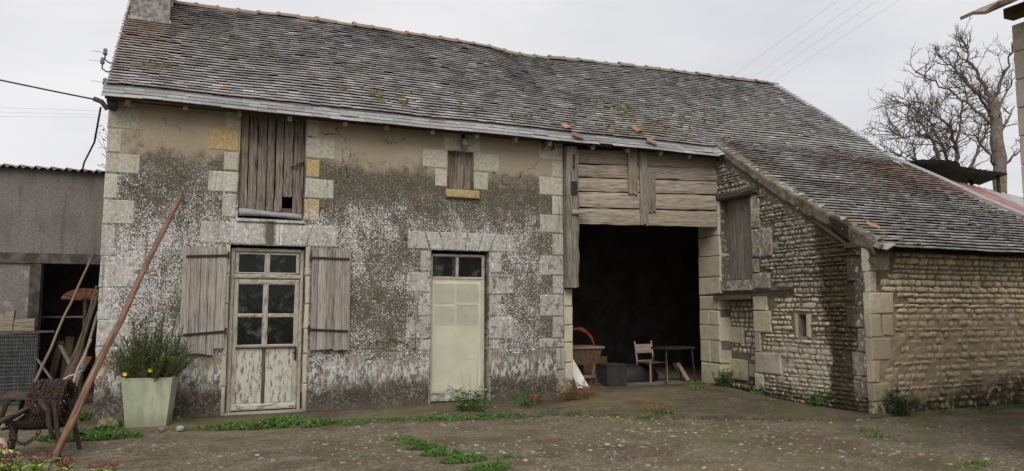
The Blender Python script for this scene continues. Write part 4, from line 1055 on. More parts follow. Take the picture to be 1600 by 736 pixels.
# ------------------------------------------------------------------ shed to the left
SH = thing('shed', 'grey cement shed with corrugated roof left of the farmhouse', 'shed', (-3.5, 3.0, 0))
SO = [(-2.39, -1.45, -.1, 2.36)]
sm = lambda u, v, d: (u + 3.5, d - 3.0, v)
wall_cells([-8, -1.2, -2.39, -1.45], [-.1, 3.98, 2.36], lambda u, v: not (-2.39 < u < -1.45 and v < 2.36), sm, 3.0, 3.25).build('front_wall', 'shedwall', SH)
MB().box(-4.5, 2.28, -.045, .05, 2.36, 2.53).build('lintel_beam', 'shedbeam', SH)
MB().box(.95, 1.11, -.03, .0, 0, 2.36).build('door_post', 'shedbeam', SH)
b = MB(); n = 150; 
for i in range(n + 1):
    x = lerp(-4.6, 2.28, i / n); zc = .028 * math.sin(x * 2 * PI / .115)
    b.v += [(x, -.12, 4.0 + zc), (x, 3.8, 4.55 + zc), (x, -.12, 3.985 + zc)]
for i in range(n): b.f += [(i * 3, (i + 1) * 3, (i + 1) * 3 + 1, i * 3 + 1), (i * 3 + 2, (i + 1) * 3 + 2, (i + 1) * 3, i * 3)]
b.build('corrugated_roof', 'fibre', SH)
MB().box(-4.5, 2.3, 3.8, 3.95, -.1, 4.6).build('back_wall', 'barnwall', SH)
MB().box(-4.6, -4.5, 0, 3.8, -.1, 4.5).build('side_wall', 'barnwall', SH)
MB().box(-4.5, 2.3, .26, .30, 2.6, 3.98).build('inner_lining', 'barnwall', SH)
# ------------------------------------------------------------------ things by the shed
# welded mesh panels standing against the shed
WM = thing('wire_mesh_stack', 'stack of grey welded wire mesh panels against the shed wall', 'wire mesh', (-3.0, 2.75, 0))
for k in range(4):
    b = MB()
    for i in range(25): x = -.62 + i * .052; b.tube([(x, 0, 0), (x, 0, 1.16)], .004, 4)
    for j in range(20): z = .02 + j * .06; b.tube([(-.64, .006, z), (.66, .006, z)], .0045, 4)
    b.build('mesh_panel', 'meshwire', WM, (rng.uniform(-.03, .03), .05 * k - .1, rng.uniform(-.02, .03)), (rng.uniform(-.03, .03), rng.uniform(-.01, .01), rng.uniform(-.02, .02)))
MB().box(-.66, .66, .10, .14, .0, 1.15).build('backing_board', 'charcoal', WM)
o = add('plank', plank_mesh('plank', 1.75, .22, .03, 'wood_dark', rng, 8, .006), None, (-3.85, 2.78, 1.19)); tag(o, 'dark plank laid across the top of the wire mesh stack', 'plank')
o = MB().hexa([Vector(p) for p in ((-.12, -.06, 0), (.10, -.06, 0), (-.12, .06, 0), (.10, .06, 0), (.02, -.06, .33), (.12, -.06, .33), (.02, .06, .33), (.12, .06, .33))]).build('timber_offcut', 'wood_barn', None, (-2.80, 2.72, 1.222)); tag(o, 'pale tilted timber offcut on the dark plank', 'timber')
o = MB().box(-.17, .17, -.06, .06, 0, .20).build('timber_offcut', 'wood_barn', None, (-2.56, 2.74, 1.222)); tag(o, 'pale square timber offcut lying beside the tilted one', 'timber')
# rusty fan-shaped sheet hanging in the shed
b = MB(); N = 18
for i in range(N + 1):
    a = lerp(PI * .04, PI * .96, i / N); dz = .012 * (i % 2)
    for r_ in (.06, .2, .36): b.v.append((r_ * math.cos(a) * 1.05, -.02 - dz + .05 * (.36 - r_), r_ * math.sin(a) * .62))
for i in range(N):
    for k in range(2): b.f.append((i * 3 + k, (i + 1) * 3 + k, (i + 1) * 3 + k + 1, i * 3 + k + 1))
o = thing('fan_sheet', 'rusty ribbed fan-shaped sheet in the dark shed opening', 'metal sheet', (-1.72, 3.1, 0))
b.build('fan', 'rust_red', o, (0, 0, 1.72)); MB().tube([(0, .03, 0), (0, .03, 1.76)], .03).build('stand', 'rust', o)
def leaning(name, p0, p1, r0, r1, mat, label, cat='pole', flat=None, group=None):
    p0, p1 = Vector(p0), Vector(p1); d = p1 - p0; L = d.length; q = d.to_track_quat('X', 'Z')
    if flat: me = plank_mesh(name, L, flat[0], flat[1], mat, rng, 8, .004, .02, .02)
    else:
        b = MB(); n = 9; b.tube([(L * i / n, .012 * fnoise(i * .6, L, 1) * 2, .012 * fnoise(i * .6, L, 9) * 2) for i in range(n + 1)], [lerp(r0, r1, i / n) * (1 + .1 * fnoise(i * 1.7, L)) for i in range(n + 1)], 7); me = b.mesh(name, M[mat], True)
    o = add(name, me, None, p0, q.to_euler()); return tag(o, label, cat, group)
leaning('leaning_pole', (-2.12, .9, .3), (-1.40, .9, 2.42), .022, .016, 'wood_tan', 'longest pale thin pole leaning on the house corner from the shed', 'pole')
leaning('leaning_plank', (-1.78, 1.4, .0), (-1.38, 1.5, 1.95), 0, 0, 'wood_dark', 'dull plank leaning behind the long thin pole', 'plank', (.06, .025))
leaning('leaning_plank', (-1.62, 1.0, .0), (-1.30, 1.1, 1.55), 0, 0, 'wood_barn', 'short tan plank leaning closest to the house corner', 'plank', (.06, .025))
leaning('leaning_plank', (-1.95, 1.8, .0), (-1.44, 1.9, 1.65), 0, 0, 'wood_dark', 'dark plank leaning deepest in the bundle by the shed opening', 'plank', (.07, .03))
leaning('leaning_pole', (-1.72, .8, .0), (-1.30, .8, 1.75), .025, .02, 'wood_dark', 'dark round pole leaning in the bundle by the house corner', 'pole')
leaning('metal_tube', (-1.93, .4, .42), (-1.38, .5, .72), .018, .018, 'pipe', 'pale grey tube lying slanted through the leaning bundle', 'tube')
leaning('prop_pole', (-1.62, -.3, .0), (-1.30, .3, 1.15), .024, .018, 'wood_grey', 'short grey prop leaning near the ground at the house corner', 'pole')
o = MB().tube([(-.02, 0, 0), (.0, -.02, .05), (.02, -.02, .06), (.03, .01, .0)], .012).build('blue_string', 'blue', None, (-1.42, .44, .70)); tag(o, 'bit of blue string tied round the grey tube', 'string')
for q in (((-2.3, 3.6, 0), (-2.15, 3.9, 1.0), 'grey board standing upright inside the shed'), ((-2.05, 3.5, 0), (-2.02, 3.9, 1.08), 'paler upright board beside the grey one inside the shed')):
    leaning('standing_board', q[0], q[1], 0, 0, 'wood_dark', q[2], 'board', (.13, .025))
leaning('broken_board', (-1.95, 2.2, .05), (-1.62, 2.6, .78), 0, 0, 'rust_red', 'broad reddish brown board slumped in the shed doorway', 'board', (.34, .03))
leaning('lath', (-2.35, 2.7, .78), (-2.0, 2.6, .28), 0, 0, 'wood_tan', 'thin lath slanting down at the left of the shed doorway', 'lath', (.05, .02))
leaning('lath', (-2.08, 3.2, .95), (-1.8, 3.0, .45), 0, 0, 'wood_grey', 'grey lath slanting in the middle of the shed doorway', 'lath', (.07, .02))
o = MB().box(-.35, .35, -.12, .12, 0, .03).build('shelf', 'wood_grey', None, (-2.15, 3.9, 1.42)); tag(o, 'pale shelf board in the dark of the shed', 'shelf')

# long reddish pole leaning on the house front
leaning('long_pole', (-1.27, -2.72, 0), (-.21, -.05, 3.26), 0.045, .034, 'pole', 'long reddish brown pole leaning against the lichened house front', 'pole')

# rusty stand with its heap of chain
ST = thing('iron_stand', 'rusty four-legged iron stand in the left foreground', 'stand', (-1.52, -2.15, 0), (0, 0, -.3))
for sx, sy in ((-1, -1), (1, -1), (-1, 1), (1, 1)):
    b = MB().tube([(sx * .36, sy * .24, 0), (sx * .31, sy * .20, .28), (sx * .24, sy * .16, .58), (sx * .17, sy * .12, .62)], [.022, .024, .026, .02], 6); b.build('leg', 'iron', ST)
b = MB(); N = 8
for i, (r_, z) in enumerate(((.30, .40), (.27, .33), (.16, .28), (0.01, .275))):
    for k in range(12): a = 2 * PI * k / 12; b.v.append((r_ * 1.15 * math.cos(a), r_ * .8 * math.sin(a), z))
for i in range(3):
    for k in range(12): b.f.append((i * 12 + k, i * 12 + (k + 1) % 12, (i + 1) * 12 + (k + 1) % 12, (i + 1) * 12 + k))
b.build('tray', 'iron', ST, smooth=True)
MB().hexa([Vector(p) for p in ((-.36, -.17, .62), (.10, -.17, .60), (-.36, .10, .66), (.10, .10, .64), (-.36, -.17, .635), (.10, -.17, .615), (-.36, .10, .675), (.10, .10, .655))]).build('top_plate', 'rust', ST)
MB().tube([(-.02, -.16, .52), (-.10, -.24, .47), (-.26, -.32, .38), (-.48, -.39, .29), (-.72, -.44, .20), (-.95, -.5, .12)], [.022, .026, .028, .026, .024, .022], 7).build('crank_bar', 'rust', ST, smooth=True)
MB().tube([(.13, -.22, .60), (.22, -.24, .5), (.24, -.24, .36), (.30, -.24, .2)], [.03, .028, .026, .02], 7).build('hook_bar', 'rust', ST, smooth=True)
for sx in (-1, 1): MB().tube([(sx * .26, -.18, .30), (sx * .26, .18, .30)], .014, 5).build('brace', 'iron', ST)
def chain_links(mb, pts, r=.022, th=.006):
    pts = [Vector(p) for p in pts]; tot = 0; pos = [pts[0]]; step = r * 1.55; cur = pts[0]; i = 1
    while i < len(pts):
        d = pts[i] - cur
        if d.length < step: i += 1; continue
        cur = cur + d.normalized() * step; pos.append(cur)
    for k in range(len(pos) - 1):
        d = (pos[k + 1] - pos[k]).normalized(); a = d.orthogonal().normalized(); c = d.cross(a)
        if k % 2: a = c
        ring = [pos[k] + d * (r * 1.25 * math.cos(2 * PI * q / 7)) + a * (r * .72 * math.sin(2 * PI * q / 7)) for q in range(8)]
        mb.tube(ring, th, 4, False)
b = MB(); r5 = random.Random(9)
for turn in range(18):
    x = -.04 + .020 * turn; R_ = .235 + r5.uniform(-.025, .035)
    chain_links(b, [(x + .01 * math.sin(3 * t), .03 + R_ * .8 * math.cos(t), .55 + R_ * math.sin(t)) for t in [2 * PI * q / 18 + r5.random() * .1 for q in range(19)]])
for turn in range(10):
    x0 = r5.uniform(-.2, .2)
    chain_links(b, [(x0 + .06 * math.cos(t) + .05 * r5.random(), -.02 + .12 * math.sin(t), .37 + .02 * turn * .5 + .02 * r5.random()) for t in [q * .7 for q in range(9)]])
o = b.build('chain_coil', 'rust', None, ST.location, ST.rotation_euler); tag(o, 'thick coil of rusty chain heaped on the iron stand', 'chain')
for pts, lab in (([(-.14, -.22, .34), (-.15, -.23, .15), (-.16, -.24, .02), (-.20, -.25, .012)], 'rusty chain hanging straight down to the ground under the stand'), ([(-.14, -.22, .30), (-.06, -.23, .16), (.06, -.23, .15), (.14, -.22, .25), (.16, -.22, .33)], 'rusty chain looped in a swag below the stand tray')):
    b = MB(); chain_links(b, pts, .026, .0075); tag(b.build('hanging_chain', 'rust', None, ST.location, ST.rotation_euler), lab, 'chain')
leaning('metal_rod', (-2.05, -2.3, .18), (-1.35, -1.6, .62), .012, .012, 'pipe', 'thin pale rod lying through the iron stand', 'rod')

# ------------------------------------------------------------------ plants
def leaf(mb, p, d, up, L, W, bend=0.0):
    d = d.normalized(); a = d.cross(up); a = a.normalized() if a.length > 1e-4 else Vector((1, 0, 0)); n = a.cross(d)
    p = Vector(p); m1 = p + d * L * .45 + n * bend * L * .3; t = p + d * L - n * bend * L * .3
    b = len(mb.v); mb.v += [tuple(p), tuple(m1 + a * W / 2), tuple(t), tuple(m1 - a * W / 2)]; mb.f += [(b, b + 1, b + 2), (b, b + 2, b + 3)]
def rv(r, z=(.0, 1)): a = r.uniform(0, 2 * PI); zz = r.uniform(*z); q = math.sqrt(max(0, 1 - zz * zz)); return Vector((q * math.cos(a), q * math.sin(a), zz))
PL = thing('planter', 'tall tapered pale green square planter by the house corner', 'planter', (-.47, -.55, .02), (0, 0, -.12))
b = MB(); prof = [(.235, 0), (.245, .02), (.305, .63), (.312, .655), (.292, .66), (.28, .59)]
for r_, z in prof:
    for sx, sy in ((-1, -1), (1, -1), (1, 1), (-1, 1)): b.v.append((sx * r_, sy * r_, z))
for i in range(len(prof) - 1):
    for k in range(4): b.f.append((i * 4 + k, i * 4 + (k + 1) % 4, (i + 1) * 4 + (k + 1) % 4, (i + 1) * 4 + k))
b.f.append((0, 3, 2, 1)); b.build('pot', 'planter', PL)
MB().box(-.278, .278, -.278, .278, .5, .6).build('soil', 'soil', PL)
r6 = random.Random(31)
SHR = thing('potted_shrub', 'dark green narrow-leaved shrub growing in the pale green planter', 'shrub', (-.47, -.55, .60))
st_, lv = MB(), MB()
for _ in range(230):
    a = r6.uniform(0, 2 * PI); q = r6.random() ** .6; base = Vector((.27 * q * math.cos(a), .3 * q * math.sin(a), 0))
    out = Vector((math.cos(a), math.sin(a), 0)) * q * r6.uniform(.3, 1.15); H = r6.uniform(.3, .68) * (1.0 if q < .7 else .75)
    if _ < 10: H = r6.uniform(.7, .92); out *= .3
    d = Vector((out.x * .75, out.y * .5, 1.0)).normalized(); pts = [base + d * H * t + out * .1 * t * t for t in (0, .5, 1)]
    st_.tube(pts, [.006, .005, .003], 4, False)
    n = int(H / .013)
    for k in range(n):
        t = .15 + .85 * k / n; p = base + d * H * t + out * .1 * t * t; dd = (rv(r6, (-.1, .7)) + d * .7); leaf(lv, p, dd, Vector((0, 0, 1)), r6.uniform(.06, .115) * (1.1 - .4 * t), r6.uniform(.009, .016), r6.uniform(-.2, .4))
st_.build('stems', 'twig', SHR); lv.build('foliage', 'leaf_dark', SHR)
for p, lab in (((-.77, -.86, .64), 'yellow flower at the left rim of the planter'), ((-.47, -.88, .68), 'yellow flower over the middle of the planter rim')):
    b = MB(); pc = Vector((0, 0, .1))
    for k in range(12): a = 2 * PI * k / 12; leaf(b, pc, Vector((math.cos(a), -.5, math.sin(a))), Vector((0, -1, .2)), .035, .016)
    f = thing('yellow_flower', lab, 'flower', p, (0, 0, 0), 'yellow flowers in the planter'); b.build('petals', 'yellow', f); MB().tube([(0, .15, -.1), (0, .04, .06), pc], .003, 4).build('stem', 'leaf_weed', f)

def weed_patch(mb, x, y, r, n, size, rr, flat=.5):
    for _ in range(n):
        a = rr.uniform(0, 2 * PI); q = r * math.sqrt(rr.random()); px, py = x + q * math.cos(a), y + q * math.sin(a) * flat
        if fnoise(px * 3.2, py * 4, 2) < rr.uniform(-.6, -.05): continue
        z = gh(px, py) + (.03 if py > interp(px, EDGE) and -1.4 < px < 9.3 else 0)
        h = rr.uniform(.35, 1.1) * size * 1.25 * (1.1 - q / r * .6)
        if rr.random() < .35: leaf(mb, (px, py, z - .005), rv(rr, (.55, 1)), Vector((0, 0, 1)), h * 1.5, .007, rr.uniform(0, .8))
        else: leaf(mb, (px, py, z + h * rr.uniform(0, .5)), rv(rr, (.1, .95)), Vector((0, 0, 1)), h * .8, h * rr.uniform(.18, .45), rr.uniform(0, .6))
GR = MB(); r7 = random.Random(12)
for x, y, r, n, s in ((-1.25, -1.25, .4, 1600, .10), (-.9, -1.3, .42, 1200, .085), (-1.0, -.9, .3, 500, .10), (.05, -1.05, .25, 160, .05), (.55, -1.1, .4, 900, .085), (1.0, -1.15, .5, 1700, .10), (1.3, -.75, .35, 500, .09), (1.6, -1.25, .45, 1000, .08), (2.2, -1.35, .45, 500, .06), (2.9, -1.35, .5, 500, .055), (3.5, -1.5, .5, 700, .065),
                      (4.2, -1.55, .5, 800, .07), (4.7, -1.75, .25, 120, .045), (5.05, -1.55, .3, 350, .06), (5.5, -1.75, .35, 380, .07), (6.2, -2.45, .22, 200, .06), (6.55, -2.45, .3, 330, .08), (2.40, -2.85, .2, 300, .05), (2.44, -3.15, .22, 600, .06), (2.5, -3.5, .22, 800, .065), (2.58, -3.9, .24, 900, .07), (2.68, -4.35, .26, 1000, .07), (2.78, -4.85, .28, 900, .07), (3.15, -4.4, .2, 140, .05),
                      (8.2, -4.6, .25, 140, .05), (7.9, -5.0, .25, 120, .05), (8.6, -.45, .25, 160, .08), (9.3, -1.2, .2, 200, .08), (9.3, -2.6, .22, 260, .09), (9.35, -3.75, .3, 200, .07), (7.4, -6.6, .3, 250, .05), (10.4, -3.8, .5, 160, .06), (11.5, -3.85, .6, 220, .06), (12.6, -3.9, .6, 300, .08), (2.6, -.9, .3, 160, .05), (3.3, -1.15, .35, 300, .06), (6.0, -1.75, .3, 260, .06), (-1.35, .3, .25, 300, .12), (8.85, -.2, .3, 200, .10), (-.1, -.35, .2, 120, .08)):
    weed_patch(GR, x, y, r, n, s, r7)
for _ in range(2600):      # thin strip following the slab edge
    x = r7.uniform(-1.3, 8.8); y = interp(x, EDGE) - .03 + r7.gauss(0, .05)
    if fnoise(x * 1.3, 2) + .1 > r7.random() * .8:
        leaf(GR, (x, y, gh(x, y)), rv(r7, (.2, .9)), Vector((0, 0, 1)), r7.uniform(.02, .05), r7.uniform(.006, .016))
o = kind(GR.build('grass', 'leaf_weed'), 'stuff'); o['label'] = 'low green grass and weeds growing in patches across the yard'; o['category'] = 'grass'
def stalk_plant(name, label, cat, x, y, n, H, spread, leafL, leafW, mat, seed, dens=26, z=None, heads=None, stem='leaf_weed', group=None):
    r = random.Random(seed); t = thing(name, label, cat, (x, y, z if z is not None else gh(x, y) + .02), group=group); s, l, hd = MB(), MB(), MB()
    for k in range(n):
        a = r.uniform(0, 2 * PI); b0 = Vector((spread * .4 * math.cos(a) * r.random(), spread * .4 * math.sin(a) * r.random(), 0)); h = H * r.random() ** .8 * 1.1 + .03
        tip = b0 + Vector((spread * math.cos(a) * r.random(), spread * .6 * math.sin(a) * r.random(), h)); s.tube([b0, lerp(b0, tip, .5) + Vector((0, 0, h * .05)), tip], [.004, .003, .002], 4, False)
        for q in range(int(dens * h)):
            u = r.uniform(.05, 1); leaf(l, lerp(b0, tip, u), rv(r, (-.2, .8)), Vector((0, 0, 1)), leafL * r.uniform(.5, 1.1), leafW * r.uniform(.6, 1.2), r.uniform(0, .5))
        if heads and r.random() < .5:
            for q in range(7): leaf(hd, tip, rv(r, (0, 1)), Vector((0, 0, 1)), .022, .012)
    s.build('stems', stem, t); l.build('foliage', mat, t)
    if heads and hd.v: kind(hd.build('flowers', heads, t), 'stuff')
    return t
stalk_plant('weed_plant', 'tall spindly green weeds before the plastic-sheeted door', 'weed', 4.0, -1.0, 70, .34, .55, .11, .010, 'leaf_bush', 41, 34, heads='white')
stalk_plant('weed_plant', 'dry thin weed stalk standing tall before the plastic-sheeted door', 'weed', 4.1, -.8, 9, .8, .3, .05, .008, 'leaf_bush', 42, 12)
stalk_plant('weed_plant', 'dark leafy weed beside the red pot', 'weed', 5.0, -.8, 40, .34, .36, .06, .022, 'leaf_bush', 43, 40)
stalk_plant('dry_grass_clump', 'clump of dry orange grass at the barn opening corner', 'dry grass', 6.0, -.6, 120, .30, .5, .11, .006, 'straw', 44, 40, stem='straw')
stalk_plant('dry_grass_clump', 'small dry grass tuft on the dirt before the barn opening', 'dry grass', 6.5, -2.2, 50, .16, .34, .08, .006, 'straw', 45, 40, stem='straw')
stalk_plant('weed_plant', 'dark ivy-like weed at the foot of the barn pier', 'weed', 9.25, -.35, 40, .3, .25, .06, .04, 'leaf_bush', 46, 80)
stalk_plant('weed_plant', 'leafy green weed at the foot of the mossy side wall', 'weed', 9.3, -2.65, 26, .22, .2, .06, .045, 'leaf_weed', 47, 80)
stalk_plant('weed_plant', 'dark weed growing at the stone corner of the wing', 'weed', 9.75, -3.8, 40, .36, .25, .06, .03, 'leaf_bush', 48, 70)
stalk_plant('weed_plant', 'thin pale weed stalk on the concrete left of the side wall', 'weed', 8.05, -2.9, 5, .25, .12, .04, .012, 'leaf_weed', 49, 24)
o = thing('flower_pot', 'small red flower pot at the foot of the plinth', 'flower pot', (5.23, -.62, .03)); MB().lathe([(.0, 0), (.055, 0), (.075, .12), (.085, .12), (.085, .15), (.07, .15), (.065, .10), (0, .10)], 14).build('pot', 'redpot', o, smooth=False); MB().lathe([(.066, .125), (0.0, .128)], 12).build('soil', 'soil', o)
o = MB().box(-.55, .55, -.06, .06, 0, .05).build('kerb_timber', 'wood_dark', None, (5.75, -.55, .03), (0, 0, -.05)); tag(o, 'dark timber lying along the plinth beside the red pot', 'timber')
for k, (x, y, s, lab) in enumerate(((-.95, -.62, .15, 'mossy round stone left of the planter'), (-.30, -1.08, .05, 'pinkish pebble in front of the planter'), (-.08, -1.1, .06, 'flat grey pebble right of the planter'))):
    r = random.Random(60 + k); b = MB(); 
    for i, (q, z) in enumerate(((.9, -.1), (1.05, .35), (.8, .75), (.3, .95))):
        for m_ in range(8): a = 2 * PI * m_ / 8; rr = q * r.uniform(.85, 1.1); b.v.append((rr * s * math.cos(a), rr * s * .8 * math.sin(a), z * s))
    for i in range(3):
        for m_ in range(8): b.f.append((i * 8 + m_, i * 8 + (m_ + 1) % 8, (i + 1) * 8 + (m_ + 1) % 8, (i + 1) * 8 + m_))
    b.f.append(tuple(24 + m_ for m_ in range(8))); tag(b.build('stone', 'mossystone' if k == 0 else 'pinktile' if k == 1 else 'chimney', None, (x, y, .02), smooth=True), lab, 'stone')
# sedum in the near left corner
r8 = random.Random(77)
def sedum(x, y, h, lab):
    t = thing('sedum_plant', lab, 'plant', (x, y, 0), group='red-headed plants in the near left corner'); s, l, f = MB(), MB(), MB()
    for k in range(7):
        a = r8.uniform(0, 2 * PI); q = r8.uniform(0, .17); tip = Vector((q * math.cos(a), q * math.sin(a), h * r8.uniform(.85, 1.05))); s.tube([tip * .3 - Vector((0, 0, tip.z * .3)), tip], .006, 4, False)
        for n in range(22):
            u = r8.uniform(.55, 1); leaf(l, Vector((tip.x * u, tip.y * u, tip.z * u)), rv(r8, (-.1, .6)), Vector((0, 0, 1)), r8.uniform(.05, .085), r8.uniform(.025, .04), .3)
        if k % 2 == 0:
            f = MB()
            for n in range(60):
                a2 = r8.uniform(0, 2 * PI); q2 = .055 * math.sqrt(r8.random()); leaf(f, tip + Vector((q2 * math.cos(a2), q2 * math.sin(a2), .02 + r8.uniform(0, .025))), rv(r8, (.2, 1)), Vector((0, 0, 1)), .022, .014)
            f.build('flower_head', 'sedum_red', t)
    s.build('stems', 'leaf_weed', t); l.build('foliage', 'leaf_sedum', t)
for k, (x, y, h, lab) in enumerate(((-1.45, -4.35, .44, 'red-headed plant at the lower left corner of the picture'), (-1.15, -4.5, .34, 'red-headed plant just below the iron stand'), (-.92, -4.55, .28, 'red-headed plant below the foot of the long pole'), (-.68, -4.6, .24, 'rightmost and lowest of the red-headed plants'), (-1.3, -4.75, .38, 'yellowish green plant nearest the left edge'))): sedum(x, y, h, lab)
leaning('pale_stake', (-1.62, -3.6, .35), (-1.42, -4.0, .0), 0, 0, 'wood_pale', 'pale timber stake end at the left edge of the picture', 'stake', (.13, .09))

# ------------------------------------------------------------------ inside the barn
FZ = .118
BK = thing('wicker_cart', 'low wooden cart box with slanted tan sides just inside the barn', 'cart', (7.22, 1.5, FZ))
MB().hexa([Vector(p) for p in ((-.38, -.22, .36), (.26, -.22, .36), (-.38, .22, .36), (.26, .22, .36), (-.42, -.30, .68), (.35, -.30, .68), (-.42, .30, .68), (.35, .30, .68))]).build('box', 'wicker', BK)
MB().box(-.45, .38, -.33, .33, .68, .72).build('rim', 'wood_tan', BK)
for sx in (-.3, .15): MB().tube([(sx, -.2, .0), (sx + .06, -.2, .36)], .02).build('leg', 'wood_tan', BK)
MB().box(-.42, .34, -.26, .26, .10, .14).build('lower_shelf', 'wood_tan', BK)
HP = MB(); HP.tube([(.42 * math.cos(a) - .1, .03 * math.sin(3 * a), .34 * math.sin(a)) for a in [PI * q / 14 for q in range(15)]], [.022 + .05 * abs(fnoise(q * .9, 3)) for q in range(15)], 8)
tag(HP.build('orange_hoop', 'orange', None, (7.22, 1.5, FZ + .72), smooth=True), 'orange red hooped cover standing on the wooden cart', 'cover')
b = MB().box(-.22, .22, -.2, .2, 0, .38); b.box(-.23, .23, -.21, .21, .381, .41); tag(b.build('dark_box', 'charcoal', None, (7.48, .72, FZ)), 'charcoal box on the floor in the middle of the barn opening', 'box')
CHR = thing('wooden_chair', 'old chair with pale wooden back slats inside the barn', 'chair', (8.62, 1.05, FZ), (0, 0, .15))
for sx in (-.22, .22):
    MB().tube([(sx, .18, 0), (sx, .2, .45), (sx * 1.02, .26, .80)], .018).build('leg', 'wood_tan', CHR); MB().tube([(sx, -.2, 0), (sx, -.2, .43)], .018).build('leg', 'wood_tan', CHR)
MB().box(-.22, .22, .22, .245, .56, .74).build('slat', 'wood_barn', CHR); MB().box(-.22, .22, .20, .225, .30, .42).build('slat', 'wood_tan', CHR); MB().box(-.24, .24, -.22, .22, .38, .40).build('seat', 'wood_dark', CHR)
TB = thing('work_table', 'dark spindly metal table standing right in the barn opening', 'table', (8.98, .78, FZ), (0, 0, .1))
MB().box(-.42, .35, -.22, .22, .66, .70).build('table_top', 'iron', TB)
for sx, sy in ((-.36, -.18), (.3, -.18), (-.36, .18), (.3, .18)): MB().tube([(sx * 1.15, sy * 1.2, 0), (sx, sy, .66)], .016).build('leg', 'iron', TB)
b = MB(); N = 12
for i, (q, z) in enumerate(((1, 0), (1.02, .12), (.8, .26), (.4, .34))):
    for k in range(N): a = 2 * PI * k / N; rr = q * (1 + .15 * fnoise(k * 1.1, i)); b.v.append((.55 * rr * math.cos(a), .3 * rr * math.sin(a), z))
for i in range(3):
    for k in range(N): b.f.append((i * N + k, i * N + (k + 1) % N, (i + 1) * N + (k + 1) % N, (i + 1) * N + k))
b.f.append(tuple(3 * N + k for k in range(N))); tag(b.build('tarpaulin_heap', 'black', None, (8.35, 1.3, FZ), smooth=True), 'heap of black tarpaulin under the barn chair', 'tarpaulin')
o = MB().hexa([Vector(p) for p in ((-.10, -.3, 0), (.16, -.3, 0), (-.10, -.28, 0), (.16, -.28, 0), (-.20, -.02, .62), (-.10, -.02, .62), (-.20, 0, .62), (-.10, 0, .62))]).build('white_panel', 'white', None, (6.62, .60, FZ)); tag(o, 'white panel leaning just inside the left barn jamb', 'panel')
o = MB().box(-.12, .12, -.1, .1, 0, .16).build('black_crate', 'black', None, (6.95, .6, FZ)); tag(o, 'small black crate beside the white panel', 'crate')
for k, (x, y, lab) in enumerate(((9.28, .75, 'short pale timber leaning at the right end of the barn floor'), (9.36, 1.0, 'second short timber leaning beside the pale one in the barn'))): leaning('short_timber', (x, y, FZ), (x - .12, y + .2, FZ + .35), 0, 0, 'wood_tan', lab, 'timber', (.09, .05))
leaning('tall_board', (7.55, 3.6, FZ), (7.35, 4.2, 2.3), 0, 0, 'wood_dark', 'tall dark board leaning at the back of the barn', 'board', (.3, .04))
o = MB().box(-.3, .3, -.2, .2, 0, .4).build('wooden_crate', 'wicker', None, (8.3, 3.0, FZ)); tag(o, 'dim brown crate behind the charcoal box in the barn', 'crate')

# ------------------------------------------------------------------ insulators and cables at the left gable
def insulator(x, y, z, lab):
    t = thing('insulator', lab, 'insulator', (x, y, z), group='insulators on the left gable')
    MB().lathe([(0, .0), (.024, .01), (.034, .04), (.022, .06), (.032, .085), (.018, .11), (0, .115)], 10).build('porcelain', 'glassy', t, smooth=True)
    MB().tube([(0, 0, .02), (0, 0, -.06), (.06, 0, -.10), (.2, 0, -.09)], .011).build('bracket', 'iron', t); MB().tube([(-.02, 0, .05), (-.18, .02, .06)], .005).build('wire_tail', 'wire', t)
insulator(-1.36, .42, 5.20, 'upper grey insulator standing off the left roof edge'); insulator(-1.28, .1, 4.80, 'lower grey insulator at the left end of the slate eaves')
insulator(-1.33, .42, 5.34, 'topmost grey insulator stacked over another at the roof edge')
tag(MB().tube([(-1.15, -.2, 4.52), (-1.15, .1, 4.46)], .07, 10).build('gutter_stub', 'cable', None), 'dark stub of pipe under the left end of the eaves', 'pipe')
ring = []
def cable(name, pts, r, mat, lab, cat='cable', group=None, sag=0.0):
    p0, p1 = Vector(pts[0]), Vector(pts[-1])
    if len(pts) == 2: pts = [p0.lerp(p1, t / 16) - Vector((0, 0, sag * 4 * (t / 16) * (1 - t / 16))) for t in range(17)]
    return tag(MB().tube(pts, r, 6).build(name, mat, None, smooth=True), lab, cat, group)
cable('supply_cable', [(-10.5, .8, 6.4), (-1.30, .05, 4.56)], .012, 'cable', 'thick black supply cable reaching the house corner from the left', sag=.15)
tag(MB().tube([(-1.40, .05, 4.58), (-1.30, .02, 4.54), (-1.22, .02, 4.44)], .035, 8).build('cable_clamp', 'cable', None), 'black clamp where the supply cable meets the house corner', 'clamp')
cable('drop_cable', [(-1.31, .05, 4.46), (-1.45, .8, 4.1), (-1.72, 2.0, 3.98), (-1.85, 2.9, 4.0)], .014, 'cable', 'black cable dropping from the house corner to the shed roof')
for x0, y0, x1, y1, lab in ((-9.59, 33.6, -5.06, 32.35, 'uppermost of three faint wires left of the house'), (-9.8, 34.66, -5.15, 33.25, 'middle of three faint wires left of the house'), (-10.02, 35.77, -5.21, 33.87, 'lowest of three faint wires left of the house')):
    dx, dy = x1 - x0, y1 - y0
    cable('power_wire', [(x0 - 6 * dx, y0 - 6 * dy, 12), (x1 + 3 * dx, y1 + 3 * dy, 12)], .008, 'wire', lab, 'wire', 'distant power wires')
